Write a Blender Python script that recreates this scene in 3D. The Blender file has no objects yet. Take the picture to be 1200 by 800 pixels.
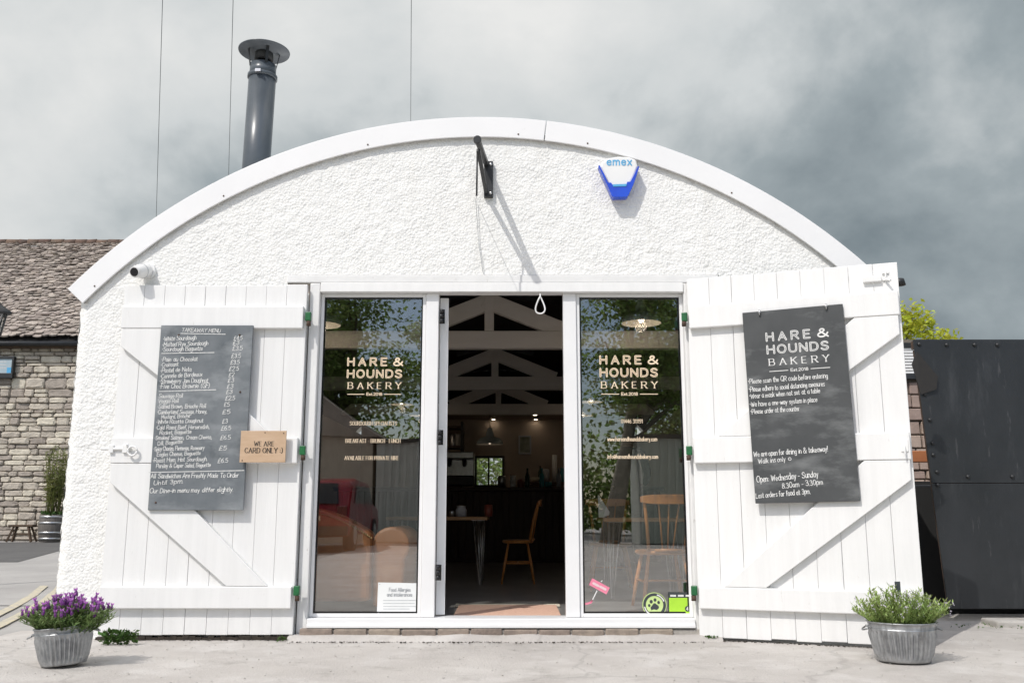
import bpy, bmesh, math, random
from mathutils import Vector, Matrix, noise
random.seed(11)
R = math.radians
S = bpy.context.scene
COL = S.collection

# ------------------------------------------------------------------ camera
F_PX, PITCH, CAM_D, CAM_H = 1065.0, R(10.6), 6.1, 0.80
cam = bpy.data.objects.new('camera', bpy.data.cameras.new('camera'))
COL.objects.link(cam); S.camera = cam
cam.location = (0, -CAM_D, CAM_H)
cam.rotation_euler = (R(90) + PITCH, 0, 0)
cam.data.sensor_width = 36; cam.data.lens = F_PX / 1200 * 36
cam.data.clip_start = 0.05; cam.data.clip_end = 2000

# ------------------------------------------------------------------ sky, sun, exposure
SUN = Vector((0.72, 1.0, -1.45)).normalized()          # the way the light travels
w = bpy.data.worlds.new('World'); S.world = w; w.use_nodes = True
nt = w.node_tree; nt.nodes.clear()
def N(t, typ, **k):
    n = t.nodes.new(typ)
    for a, b in k.items():
        if a.startswith('i_'): n.inputs[int(a[2:]) if a[2:].isdigit() else a[2:].replace('_', ' ')].default_value = b
        else: setattr(n, a, b)
    return n
def math_n(t, op, a, b=None, clamp=False):
    n = N(t, 'ShaderNodeMath', operation=op); n.use_clamp = clamp
    for i, v in enumerate((a, b)):
        if v is None: continue
        if isinstance(v, (int, float)): n.inputs[i].default_value = v
        else: t.links.new(v, n.inputs[i])
    return n.outputs[0]
out = N(nt, 'ShaderNodeOutputWorld'); bg = N(nt, 'ShaderNodeBackground')
bg.inputs['Strength'].default_value = 0.10
sky = N(nt, 'ShaderNodeTexSky', sky_type='NISHITA'); sky.sun_disc = False
sky.sun_elevation = math.asin(-SUN.z); sky.sun_rotation = math.atan2(-SUN.x, -SUN.y)
tc = N(nt, 'ShaderNodeTexCoord')
mp = N(nt, 'ShaderNodeMapping'); mp.inputs['Scale'].default_value = (1.0, 1.0, 1.25); mp.inputs['Location'].default_value = (1.1, 0.0, .35)
nt.links.new(tc.outputs['Generated'], mp.inputs['Vector'])
n1 = N(nt, 'ShaderNodeTexNoise', i_Scale=3.0, i_Detail=10.0, i_Roughness=0.53, i_Distortion=0.15)
n2 = N(nt, 'ShaderNodeTexNoise', i_Scale=1.1, i_Detail=3.0, i_Roughness=0.5)
for n in (n1, n2): nt.links.new(mp.outputs['Vector'], n.inputs['Vector'])
sep = N(nt, 'ShaderNodeSeparateXYZ'); nt.links.new(tc.outputs['Generated'], sep.inputs[0])
# a darker rain bank low on the right (+x), brighter towards the middle and overhead
tone = math_n(nt, 'ADD', math_n(nt, 'MULTIPLY', n1.outputs['Fac'], 0.95), math_n(nt, 'MULTIPLY', n2.outputs['Fac'], 0.35))
tone = math_n(nt, 'ADD', tone, math_n(nt, 'MULTIPLY', sep.outputs['Z'], 0.22))
bank = math_n(nt, 'MULTIPLY', math_n(nt, 'MULTIPLY', math_n(nt, 'SUBTRACT', sep.outputs['X'], 0.17, True), 0.68), math_n(nt, 'SUBTRACT', 1.15, math_n(nt, 'MULTIPLY', sep.outputs['Z'], 1.1), True))
tone = math_n(nt, 'SUBTRACT', tone, bank)
tone = math_n(nt, 'ADD', tone, math_n(nt, 'MULTIPLY', math_n(nt, 'SUBTRACT', -0.02, sep.outputs['X'], True), 0.08))
cr = N(nt, 'ShaderNodeValToRGB'); nt.links.new(tone, cr.inputs[0])
e = cr.color_ramp.elements
e[0].position = 0.44; e[0].color = (1.45, 1.85, 2.15, 1)
e[1].position = 0.92; e[1].color = (7.6, 7.7, 7.75, 1)
q = e.new(0.60); q.color = (3.2, 3.7, 4.0, 1)
q = e.new(0.73); q.color = (5.8, 6.15, 6.35, 1)
cover = N(nt, 'ShaderNodeMapRange'); cover.inputs['From Min'].default_value = 0.36; cover.inputs['From Max'].default_value = 0.50
cov_in = math_n(nt, 'ADD', n1.outputs['Fac'], math_n(nt, 'MULTIPLY', sep.outputs['Y'], 0.20))
nt.links.new(cov_in, cover.inputs['Value'])
mixw = N(nt, 'ShaderNodeMix', data_type='RGBA')
nt.links.new(cover.outputs['Result'], mixw.inputs['Factor'])
nt.links.new(sky.outputs['Color'], mixw.inputs['A']); nt.links.new(cr.outputs['Color'], mixw.inputs['B'])
# sunlit cloud high on the sun's side, brightened out of view as added fill
sky_fill = N(nt, 'ShaderNodeMapRange', interpolation_type='SMOOTHSTEP'); sky_fill.inputs['From Min'].default_value = 0.62; sky_fill.inputs['From Max'].default_value = 1.12; sky_fill.inputs['To Min'].default_value = 1.0; sky_fill.inputs['To Max'].default_value = 2.3
nt.links.new(math_n(nt, 'SUBTRACT', math_n(nt, 'MULTIPLY', sep.outputs['Z'], 1.1), math_n(nt, 'MULTIPLY', sep.outputs['Y'], 0.5)), sky_fill.inputs['Value'])
mulc = N(nt, 'ShaderNodeVectorMath', operation='SCALE'); nt.links.new(mixw.outputs['Result'], mulc.inputs[0]); nt.links.new(sky_fill.outputs['Result'], mulc.inputs['Scale'])
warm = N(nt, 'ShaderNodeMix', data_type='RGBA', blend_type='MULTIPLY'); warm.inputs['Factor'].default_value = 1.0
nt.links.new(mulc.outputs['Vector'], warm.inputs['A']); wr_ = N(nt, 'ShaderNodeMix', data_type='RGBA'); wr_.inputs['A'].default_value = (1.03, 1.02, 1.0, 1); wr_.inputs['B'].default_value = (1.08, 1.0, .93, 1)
nt.links.new(math_n(nt, 'SUBTRACT', sky_fill.outputs['Result'], 1.0, True), wr_.inputs['Factor']); nt.links.new(wr_.outputs['Result'], warm.inputs['B'])
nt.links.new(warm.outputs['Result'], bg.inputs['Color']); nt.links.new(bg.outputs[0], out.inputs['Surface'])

sun = bpy.data.objects.new('sun', bpy.data.lights.new('sun', 'SUN')); COL.objects.link(sun)
sun.data.energy = 2.75; sun.data.angle = R(0.53); sun.data.color = (1.0, 0.965, 0.91)
sun.rotation_euler = SUN.to_track_quat('-Z', 'Y').to_euler(); sun.location = (-6, -9, 14)

S.view_settings.view_transform = 'Standard'; S.view_settings.look = 'None'
S.view_settings.exposure = 0.06; S.view_settings.gamma = 1.0; S.view_settings.use_curve_mapping = False
S.cycles.use_denoising = True
S.cycles.max_bounces = 14; S.cycles.diffuse_bounces = 9; S.cycles.glossy_bounces = 6; S.cycles.transparent_max_bounces = 16; S.cycles.sample_clamp_indirect = 12

# ------------------------------------------------------------------ helpers
def ray(px, py):
    u = (px - 600) / F_PX; v = (400 - py) / F_PX
    return Vector((u, math.cos(PITCH) - math.sin(PITCH) * v, math.sin(PITCH) + math.cos(PITCH) * v))
def at(px, py, Y):                      # where a direction seen in the photograph meets the vertical plane y = Y
    r = ray(px, py); t = (Y + CAM_D) / r.y
    return Vector((r.x * t, Y, CAM_H + r.z * t))
def on_plane(px, py, p, n):
    r = ray(px, py); c = Vector((0, -CAM_D, CAM_H))
    return c + r * ((p - c).dot(n) / r.dot(n))

class MB:
    def __init__(s): s.v = []; s.f = []; s.M = None; s.smooth = set()
    def add(s, vs, fs, smooth=False):
        b = len(s.v)
        for p in vs:
            p = Vector(p)
            s.v.append(s.M @ p if s.M else p)
        for f in fs:
            if smooth: s.smooth.add(len(s.f))
            s.f.append([i + b for i in f])
        return s
    def box(s, x0, x1, y0, y1, z0, z1):
        return s.add([(x, y, z) for x in (x0, x1) for y in (y0, y1) for z in (z0, z1)],
                     [(0,1,3,2), (4,6,7,5), (0,4,5,1), (2,3,7,6), (0,2,6,4), (1,5,7,3)])
    def bar(s, a, b, wd, th, up=(0, 0, 1)):          # rectangular bar from a to b
        a, b = Vector(a), Vector(b); d = (b - a).normalized(); u = Vector(up)
        r = d.cross(u).normalized(); u = r.cross(d).normalized()
        vs = [p + r * sx * wd / 2 + u * sz * th / 2 for p in (a, b) for sx in (-1, 1) for sz in (-1, 1)]
        return s.add(vs, [(0,2,3,1), (4,5,7,6), (0,1,5,4), (2,6,7,3), (0,4,6,2), (1,3,7,5)])
    def tube(s, pts, rad, n=10, caps=True):
        pts = [Vector(p) for p in pts]
        if not hasattr(rad, '__len__'): rad = [rad] * len(pts)
        rings = []; vs = []; fs = []
        for i, p in enumerate(pts):
            d = (pts[min(i + 1, len(pts) - 1)] - pts[max(i - 1, 0)]).normalized()
            if i == 0:
                u = d.orthogonal().normalized()
            else:
                u = (u - d * u.dot(d)).normalized()
            w_ = d.cross(u)
            vs += [p + (u * math.cos(2 * math.pi * k / n) + w_ * math.sin(2 * math.pi * k / n)) * rad[i] for k in range(n)]
        for i in range(len(pts) - 1):
            for k in range(n):
                fs.append((i * n + k, i * n + (k + 1) % n, (i + 1) * n + (k + 1) % n, (i + 1) * n + k))
        s.add(vs, fs, True)
        if caps:
            b = len(s.v) - len(vs)
            s.f.append([b + k for k in range(n)][::-1]); s.f.append([b + (len(pts) - 1) * n + k for k in range(n)])
        return s
    def lathe(s, prof, c=(0, 0, 0), n=32, sx=1, sy=1, wob=None):   # prof: (r, z) list
        vs = []; fs = []
        for r, z in prof:
            for k in range(n):
                a = 2 * math.pi * k / n; rr = r * (1 + (wob(a, z) if wob else 0))
                vs.append((c[0] + rr * sx * math.cos(a), c[1] + rr * sy * math.sin(a), c[2] + z))
        for i in range(len(prof) - 1):
            for k in range(n):
                fs.append((i * n + k, i * n + (k + 1) % n, (i + 1) * n + (k + 1) % n, (i + 1) * n + k))
        return s.add(vs, fs, True)
    def prism(s, poly, y0, y1, ax='y'):              # polygon in x,z pushed along y (or in y,z pushed along x; x,y along z)
        n = len(poly)
        def mk(p, t):
            return (p[0], t, p[1]) if ax == 'y' else (t, p[0], p[1]) if ax == 'x' else (p[0], p[1], t)
        vs = [mk(p, y0) for p in poly] + [mk(p, y1) for p in poly]
        fs = [list(range(n))[::-1], list(range(n, 2 * n))] + [(i, (i + 1) % n, n + (i + 1) % n, n + i) for i in range(n)]
        return s.add(vs, fs)
    def ball(s, c, r, n=8, m=6, sc=(1, 1, 1)):
        vs = []; fs = []
        for i in range(m + 1):
            t = math.pi * i / m
            for k in range(n):
                a = 2 * math.pi * k / n
                vs.append((c[0] + r * sc[0] * math.sin(t) * math.cos(a), c[1] + r * sc[1] * math.sin(t) * math.sin(a), c[2] + r * sc[2] * math.cos(t)))
        for i in range(m):
            for k in range(n):
                fs.append((i * n + k, (i + 1) * n + k, (i + 1) * n + (k + 1) % n, i * n + (k + 1) % n))
        return s.add(vs, fs, True)
    def leaf(s, p, d, l, wd, up=None):               # a folded two-quad leaf blade
        p, d = Vector(p), Vector(d).normalized()
        r = d.cross(up if up is not None else Vector((random.uniform(-1, 1), random.uniform(-1, 1), random.uniform(-1, 1))))
        if r.length < 1e-4: r = d.orthogonal()
        r.normalize(); nn = r.cross(d)
        return s.add([p, p + d * l * .45 + r * wd / 2 + nn * wd * .15, p + d * l, p + d * l * .45 - r * wd / 2 + nn * wd * .15], [(0, 1, 2), (0, 2, 3)])
    def build(s, name, mat, parent=None, bevel=0, loc=None, world=True, kind=None, fixn=True):
        me = bpy.data.meshes.new(name)
        o0 = Vector((0, 0, 0))
        if world:
            q_ = parent
            while q_ is not None: o0 = o0 + q_.location; q_ = q_.parent
        if loc is not None: loc = Vector(loc)
        sh = o0 + (loc - o0 if (loc is not None and world) else Vector((0, 0, 0)))
        me.from_pydata([tuple(p - sh) for p in s.v], [], s.f)
        if s.smooth: me.polygons.foreach_set('use_smooth', [i in s.smooth for i in range(len(s.f))])
        if fixn and len(s.f) < 20000:
            b = bmesh.new(); b.from_mesh(me); bmesh.ops.recalc_face_normals(b, faces=b.faces); b.to_mesh(me); b.free()
        me.materials.append(mat); me.update()
        o = bpy.data.objects.new(name, me); COL.objects.link(o); o.parent = parent
        if loc is not None: o.location = loc - (o0 if world else Vector((0, 0, 0)))
        if bevel:
            m = o.modifiers.new('bevel', 'BEVEL'); m.width = bevel; m.segments = 2; m.limit_method = 'ANGLE'; m.angle_limit = R(40)
        if kind: o['kind'] = kind
        return o

def tag(o, label, cat, group=None):
    o['label'] = label; o['category'] = cat
    if group: o['group'] = group
    return o
def thing(name, label, cat, loc=(0, 0, 0), rz=0, group=None):
    o = bpy.data.objects.new(name, None); COL.objects.link(o)
    o.location = loc; o.rotation_euler = (0, 0, rz); o.empty_display_size = .1
    return tag(o, label, cat, group)
def dup(root, loc, rz=0, label=None):
    def cp(o, par):
        c = o.copy(); COL.objects.link(c); c.parent = par
        for ch in list(o.children): cp(ch, c)
        return c
    r = cp(root, None); r.location = loc; r.rotation_euler = (0, 0, rz)
    if label: r['label'] = label
    return r

# ------------------------------------------------------------------ materials
def pm(name, c1, c2=None, scale=6.0, rough=.6, bump=0.0, bscale=60.0, metal=0.0, detail=5.0, rnd=0.0, spec=.5, stretch=(1, 1, 1), lo=.35, hi=.65, bdist=.01):
    m = bpy.data.materials.new(name); m.use_nodes = True; t = m.node_tree
    p = t.nodes['Principled BSDF']; p.inputs['Roughness'].default_value = rough; p.inputs['Metallic'].default_value = metal
    p.inputs['Specular IOR Level'].default_value = spec
    tc = N(t, 'ShaderNodeTexCoord'); mp = N(t, 'ShaderNodeMapping'); mp.inputs['Scale'].default_value = stretch
    t.links.new(tc.outputs['Object'], mp.inputs['Vector'])
    c2 = c2 or tuple(x * .82 for x in c1)
    nz = N(t, 'ShaderNodeTexNoise', i_Scale=scale, i_Detail=detail, i_Roughness=.6); t.links.new(mp.outputs[0], nz.inputs['Vector'])
    r = N(t, 'ShaderNodeMapRange'); r.inputs['From Min'].default_value = lo; r.inputs['From Max'].default_value = hi
    t.links.new(nz.outputs['Fac'], r.inputs['Value'])
    mx = N(t, 'ShaderNodeMix', data_type='RGBA'); t.links.new(r.outputs[0], mx.inputs['Factor'])
    mx.inputs['A'].default_value = (*c1, 1); mx.inputs['B'].default_value = (*c2, 1)
    colo = mx.outputs['Result']
    if rnd:
        g = N(t, 'ShaderNodeNewGeometry'); h = N(t, 'ShaderNodeHueSaturation')
        v = N(t, 'ShaderNodeMapRange'); v.inputs['To Min'].default_value = 1 - rnd; v.inputs['To Max'].default_value = 1 + rnd
        t.links.new(g.outputs['Random Per Island'], v.inputs['Value']); t.links.new(v.outputs[0], h.inputs['Value'])
        v2 = N(t, 'ShaderNodeMapRange'); v2.inputs['To Min'].default_value = .5 - rnd * .05; v2.inputs['To Max'].default_value = .5 + rnd * .05
        t.links.new(g.outputs['Random Per Island'], v2.inputs['Value']); t.links.new(v2.outputs[0], h.inputs['Hue'])
        t.links.new(colo, h.inputs['Color']); colo = h.outputs[0]
    t.links.new(colo, p.inputs['Base Color'])
    if bump:
        b = N(t, 'ShaderNodeTexNoise', i_Scale=bscale, i_Detail=6.0, i_Roughness=.65); t.links.new(mp.outputs[0], b.inputs['Vector'])
        bn = N(t, 'ShaderNodeBump'); bn.inputs['Strength'].default_value = bump; bn.inputs['Distance'].default_value = bdist
        t.links.new(b.outputs['Fac'], bn.inputs['Height']); t.links.new(bn.outputs[0], p.inputs['Normal'])
    return m
def layer(m, colour, scale, lo, hi, stretch=(1, 1, 1), detail=8, amount=1.0):   # one more patch of stain or wear over a material
    t = m.node_tree; p = t.nodes['Principled BSDF']; l = p.inputs['Base Color'].links[0]; src = l.from_socket
    tc = N(t, 'ShaderNodeTexCoord'); mp = N(t, 'ShaderNodeMapping'); mp.inputs['Scale'].default_value = stretch; mp.inputs['Location'].default_value = (scale, 3.3, 1.7)
    t.links.new(tc.outputs['Object'], mp.inputs['Vector'])
    nz = N(t, 'ShaderNodeTexNoise', i_Scale=scale, i_Detail=float(detail), i_Roughness=.62); t.links.new(mp.outputs[0], nz.inputs['Vector'])
    r = N(t, 'ShaderNodeMapRange'); r.inputs['From Min'].default_value = lo; r.inputs['From Max'].default_value = hi; r.inputs['To Max'].default_value = amount
    t.links.new(nz.outputs['Fac'], r.inputs['Value'])
    mx = N(t, 'ShaderNodeMix', data_type='RGBA'); t.links.new(r.outputs[0], mx.inputs['Factor'])
    t.links.new(src, mx.inputs['A']); mx.inputs['B'].default_value = (*colour, 1)
    t.links.new(mx.outputs['Result'], p.inputs['Base Color'])
    return m
def cracks(m):
    t = m.node_tree; p = t.nodes['Principled BSDF']; src = p.inputs['Base Color'].links[0].from_socket
    tc = N(t, 'ShaderNodeTexCoord'); nz = N(t, 'ShaderNodeTexNoise', i_Scale=2.5, i_Detail=6.0); t.links.new(tc.outputs['Object'], nz.inputs['Vector'])
    ad = N(t, 'ShaderNodeVectorMath', operation='MULTIPLY_ADD'); t.links.new(nz.outputs['Color'], ad.inputs[0]); ad.inputs[1].default_value = (.5, .5, .0); t.links.new(tc.outputs['Object'], ad.inputs[2])
    vo = N(t, 'ShaderNodeTexVoronoi', feature='DISTANCE_TO_EDGE', i_Scale=.32); t.links.new(ad.outputs[0], vo.inputs['Vector'])
    r = N(t, 'ShaderNodeMapRange'); r.inputs['From Min'].default_value = .002; r.inputs['From Max'].default_value = .006; r.inputs['To Min'].default_value = .22; r.inputs['To Max'].default_value = 0
    t.links.new(vo.outputs['Distance'], r.inputs['Value'])
    mx = N(t, 'ShaderNodeMix', data_type='RGBA'); t.links.new(r.outputs[0], mx.inputs['Factor']); t.links.new(src, mx.inputs['A']); mx.inputs['B'].default_value = (.16, .15, .14, 1)
    t.links.new(mx.outputs['Result'], p.inputs['Base Color']); return m
def leafmat(name, c1, c2, rnd=.3, trans=.3):
    m = pm(name, c1, c2, 3, .55, rnd=rnd)
    t = m.node_tree; p = t.nodes['Principled BSDF']; o = t.nodes['Material Output']
    tr = N(t, 'ShaderNodeBsdfTranslucent'); src = p.inputs['Base Color'].links[0].from_socket
    t.links.new(src, tr.inputs['Color'])
    mx = N(t, 'ShaderNodeMixShader'); mx.inputs[0].default_value = trans
    t.links.new(p.outputs[0], mx.inputs[1]); t.links.new(tr.outputs[0], mx.inputs[2]); t.links.new(mx.outputs[0], o.inputs['Surface'])
    return m
def emit(name, c, s):
    m = bpy.data.materials.new(name); m.use_nodes = True; t = m.node_tree
    p = t.nodes['Principled BSDF']; p.inputs['Base Color'].default_value = (.8, .8, .8, 1)
    p.inputs['Emission Color'].default_value = (*c, 1); p.inputs['Emission Strength'].default_value = s
    return m
def glassmat(name, base=.17):
    m = bpy.data.materials.new(name); m.use_nodes = True; t = m.node_tree; t.nodes.remove(t.nodes['Principled BSDF'])
    o = t.nodes['Material Output']; lw = N(t, 'ShaderNodeLayerWeight', i_Blend=.5)
    pw = math_n(t, 'POWER', lw.outputs['Facing'], 4.0)
    fc = math_n(t, 'ADD', math_n(t, 'MULTIPLY', pw, 0.8), base, True)
    g = N(t, 'ShaderNodeBsdfGlossy', i_Roughness=0.0); g.inputs['Color'].default_value = (1, 1, 1, 1)
    tr = N(t, 'ShaderNodeBsdfTransparent'); tr.inputs['Color'].default_value = (.975, .985, .98, 1)
    nz = N(t, 'ShaderNodeTexNoise', i_Scale=1.6, i_Detail=1.0); tc = N(t, 'ShaderNodeTexCoord'); t.links.new(tc.outputs['Object'], nz.inputs['Vector'])
    b = N(t, 'ShaderNodeBump'); b.inputs['Strength'].default_value = .06; b.inputs['Distance'].default_value = .02
    t.links.new(nz.outputs['Fac'], b.inputs['Height']); t.links.new(b.outputs[0], g.inputs['Normal'])
    mx = N(t, 'ShaderNodeMixShader'); t.links.new(fc, mx.inputs[0]); t.links.new(tr.outputs[0], mx.inputs[1]); t.links.new(g.outputs[0], mx.inputs[2])
    t.links.new(mx.outputs[0], o.inputs['Surface'])
    return m

M = {}
M['roughcast'] = pm('white_roughcast', (.82, .82, .80), (.78, .78, .76), 9, .85, .8, 90, bdist=.006)
layer(M['roughcast'], (.52, .51, .47), 34, .66, .78, detail=4, amount=.40)
layer(M['roughcast'], (.62, .60, .54), 3.4, .56, .80, stretch=(2.2, 2.2, .35), amount=.30)
def pebbles(m):
    t = m.node_tree; p = t.nodes['Principled BSDF']; tc = N(t, 'ShaderNodeTexCoord')
    vo = N(t, 'ShaderNodeTexVoronoi', feature='SMOOTH_F1', i_Scale=58.0); t.links.new(tc.outputs['Object'], vo.inputs['Vector']); vo.inputs['Smoothness'].default_value = .25
    nz = N(t, 'ShaderNodeTexNoise', i_Scale=130.0, i_Detail=4.0); t.links.new(tc.outputs['Object'], nz.inputs['Vector'])
    nl = N(t, 'ShaderNodeTexNoise', i_Scale=9.0, i_Detail=3.0); t.links.new(tc.outputs['Object'], nl.inputs['Vector'])
    h = math_n(t, 'MULTIPLY', math_n(t, 'SUBTRACT', math_n(t, 'MULTIPLY', nz.outputs['Fac'], .7), vo.outputs['Distance']), math_n(t, 'ADD', nl.outputs['Fac'], .25))
    b = N(t, 'ShaderNodeBump'); b.inputs['Strength'].default_value = .62; b.inputs['Distance'].default_value = .010; t.links.new(h, b.inputs['Height'])
    t.links.new(b.outputs[0], p.inputs['Normal']); return m
pebbles(M['roughcast'])
M['white_paint'] = layer(pm('white_gloss_paint', (.81, .81, .80), (.77, .77, .76), 3, .42, .12, 30, stretch=(6, 6, 1)), (.50, .49, .46), 30, .70, .84, amount=.55)
M['door_paint'] = layer(pm('white_door_paint', (.79, .79, .78), (.75, .75, .74), 2.5, .48, .18, 26, stretch=(9, 9, .6), bdist=.009), (.50, .48, .43), 17, .66, .76, stretch=(2.4, 2.4, .8), amount=.5)
M['jamb_paint'] = layer(pm('flaking_white_jamb', (.76, .76, .75), (.70, .70, .69), 5, .55, .25, 40), (.42, .40, .37), 15, .64, .72, stretch=(2, 2, .7), amount=.7)
M['fascia'] = layer(pm('white_fascia_sheet', (.82, .82, .82), (.79, .79, .79), 2, .38, .05, 18), (.55, .55, .52), 12, .64, .8, amount=.35)
M['upvc'] = layer(pm('white_frame', (.80, .80, .80), (.77, .77, .77), 4, .35), (.50, .47, .42), 22, .68, .82, amount=.35)
M['dark'] = pm('dark_void', (.02, .02, .02), None, 4, .9)
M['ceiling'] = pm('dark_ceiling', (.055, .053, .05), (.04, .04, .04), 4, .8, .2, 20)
M['inner_wall'] = pm('inner_wall', (.60, .55, .50), (.54, .49, .44), 3, .8, .1, 30)
M['back_wall'] = pm('back_wall', (.42, .34, .28), (.36, .30, .25), 2, .75, .1, 30)
M['truss'] = pm('pale_truss_timber', (.86, .81, .75), (.80, .75, .68), 4, .6, .15, 30, stretch=(.5, 3, 3))
M['floor'] = layer(pm('polished_concrete', (.30, .295, .285), (.22, .215, .21), 2.5, .28, .04, 20), (.30, .29, .28), 5, .5, .75, amount=.6)
M['glass'] = glassmat('window_glass')
M['brick'] = pm('sill_brick', (.33, .27, .22), (.22, .18, .15), 14, .9, .8, 70, rnd=.2)
M['mortar'] = pm('mortar', (.45, .42, .38), (.33, .31, .28), 18, .95, .7, 60)
M['green'] = pm('green_hinge_paint', (.015, .15, .045), (.01, .09, .03), 20, .4, .1, 50)
M['rust'] = pm('rusty_iron', (.10, .06, .04), (.05, .03, .02), 30, .8, .4, 60)
M['galv'] = layer(pm('galvanised_steel', (.46, .47, .48), (.30, .31, .32), 22, .40, .12, 50, metal=.75), (.16, .16, .16), 9, .52, .7, stretch=(2.5, 2.5, .5), amount=.75)
M['steel'] = pm('bright_steel', (.62, .62, .62), (.5, .5, .5), 20, .3, metal=.9)
M['flue'] = pm('flue_enamel', (.085, .10, .115), (.07, .083, .096), 5, .32, .03, 20)
M['iron'] = pm('black_iron', (.025, .027, .03), (.015, .016, .017), 12, .45, .1, 40)
M['slate1'] = layer(layer(pm('grey_chalkboard', (.115, .132, .145), (.17, .187, .20), 5, .7, .06, 40, stretch=(1, 1, .8)), (.40, .42, .43), 4.0, .48, .78, stretch=(.6, 1, 1.2), amount=.75), (.04, .05, .055), 7, .60, .75, amount=.7)
M['slate2'] = layer(pm('black_chalkboard', (.048, .052, .054), (.066, .070, .072), 4, .62, .05, 40), (.26, .27, .27), 3.2, .50, .80, stretch=(1, 1, 2.6), amount=.7)
M['chalk'] = pm('white_chalk', (.78, .78, .76), (.45, .46, .46), 90, .9, detail=2, lo=.42, hi=.75)
M['vinyl'] = pm('white_sign_paint', (.80, .80, .78), None, 30, .6)
M['gold'] = pm('cream_gold_vinyl', (.88, .72, .52), (.82, .66, .47), 10, .5)
M['gold_dark'] = pm('brown_inline', (.30, .19, .10), None, 10, .6)
M['ply'] = pm('pale_plywood', (.56, .40, .27), (.48, .33, .21), 5, .6, .1, 40, stretch=(1, 1, 6))
M['ink'] = pm('black_ink', (.02, .018, .016), None, 30, .6)
M['paper'] = pm('white_paper', (.80, .81, .80), (.74, .76, .75), 6, .6)
M['greyink'] = pm('grey_ink', (.30, .32, .34), None, 30, .6)
M['palegrey'] = pm('pale_grey_ink', (.55, .57, .58), None, 30, .6)
M['plastic_white'] = pm('white_plastic', (.80, .80, .79), (.77, .77, .76), 3, .35)
M['blue_lens'] = pm('blue_strobe_plastic', (.008, .055, .52), (.01, .08, .62), 8, .15)
M['blue_ink'] = pm('light_blue_print', (.10, .42, .72), None, 10, .5)
M['black_gloss'] = pm('black_gloss', (.01, .01, .012), None, 10, .08)
M['concrete'] = cracks(layer(layer(layer(layer(pm('forecourt_concrete', (.495, .47, .44), (.405, .38, .355), 1.3, .9, .8, 60, detail=12, bdist=.010), (.58, .56, .535), 2.6, .50, .70, amount=.7), (.27, .25, .225), 5, .56, .72, amount=.5), (.68, .67, .65), 75, .66, .72, detail=3, amount=.8), (.20, .19, .18), 90, .68, .74, detail=3, amount=.8))
M['asphalt'] = layer(layer(pm('worn_asphalt', (.38, .37, .355), (.31, .30, .29), .8, .92, .6, 70, detail=9, bdist=.008), (.22, .215, .21), 3, .56, .7, amount=.5), (.46, .45, .44), 70, .67, .74, detail=3, amount=.6)
M['asphalt_dark'] = pm('dark_asphalt', (.11, .108, .106), (.085, .084, .083), 1.2, .9, .5, 60)
M['earth'] = pm('soil', (.05, .04, .03), (.03, .025, .02), 14, .95, .8, 40)
M['field'] = pm('grassy_ground', (.09, .12, .05), (.13, .13, .07), .6, .95, .4, 8)
M['kerb'] = pm('kerb_stone', (.48, .46, .43), (.36, .34, .31), 6, .9, .5, 40)
M['yellow'] = layer(pm('faded_yellow_paint', (.52, .47, .33), (.46, .42, .33), 8, .85, .3, 50), (.34, .33, .31), 16, .48, .62, amount=.9)
M['stone'] = pm('rubble_stone', (.54, .485, .41), (.42, .375, .315), 5, .9, .9, 22, rnd=.34, bdist=.03)
M['joint'] = pm('stone_joint', (.22, .19, .155), (.14, .12, .10), 6, .95, .5, 30)
M['tile'] = layer(pm('stone_roof_tile', (.40, .345, .305), (.29, .255, .225), 3, .9, .8, 22, rnd=.18, bdist=.03), (.42, .39, .33), 7, .60, .72, amount=.7)
M['black_sheet'] = layer(layer(pm('black_painted_steel', (.016, .018, .020), (.026, .028, .031), 2.2, .40, .35, 3, bdist=.03, stretch=(1, 1, .7)), (.10, .105, .11), 3.0, .56, .84, stretch=(1.8, 1, .45), amount=.5), (.20, .20, .20), 9, .64, .8, stretch=(2, 1, .35), amount=.45)
M['oak'] = pm('oak', (.46, .26, .12), (.36, .19, .08), 6, .45, .08, 30, stretch=(1, 6, 6))
M['beech'] = pm('golden_beech', (.56, .24, .07), (.46, .18, .05), 7, .38, .05, 30, stretch=(5, 5, 1))
M['seat_dark'] = pm('dark_seat', (.09, .05, .03), None, 7, .5)
M['walnut'] = pm('dark_counter_timber', (.055, .028, .017), (.035, .018, .011), 4, .5, .1, 30, stretch=(5, 5, .6))
M['leather'] = layer(pm('tan_leather', (.42, .18, .07), (.32, .13, .05), 3, .42, .25, 26), (.50, .27, .13), 4, .55, .75, amount=.6)
M['brass'] = pm('brass_nails', (.55, .40, .20), None, 10, .3, metal=.9)
M['enamel'] = pm('blue_grey_enamel', (.40, .47, .49), (.36, .43, .45), 6, .25)
M['shade_white'] = pm('shade_lining', (.40, .38, .35), None, 6, .5)
M['bulb'] = emit('warm_bulb', (1.0, .80, .60), 3.0)
M['spot'] = emit('downlight', (1.0, .82, .6), 14.0)
M['coir'] = pm('salmon_coir', (.78, .52, .40), (.68, .42, .31), 60, .95, .3, 160)
M['cream_cloth'] = pm('cream_cloth', (.72, .67, .54), (.64, .58, .46), 20, .9, .4, 90)
M['bottle_glass'] = pm('dark_bottle_glass', (.02, .05, .035), None, 5, .08)
M['teal'] = pm('teal_glaze', (.05, .28, .32), None, 5, .2)
M['red_clay'] = pm('red_mug_glaze', (.22, .05, .035), None, 8, .3)
M['pink'] = pm('pink_print', (.82, .25, .36), (.76, .22, .32), 8, .5)
M['pinkpale'] = pm('pale_pink_print', (.82, .62, .64), None, 8, .5)
M['lime'] = pm('lime_print', (.42, .72, .05), (.36, .66, .04), 8, .5)
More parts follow.
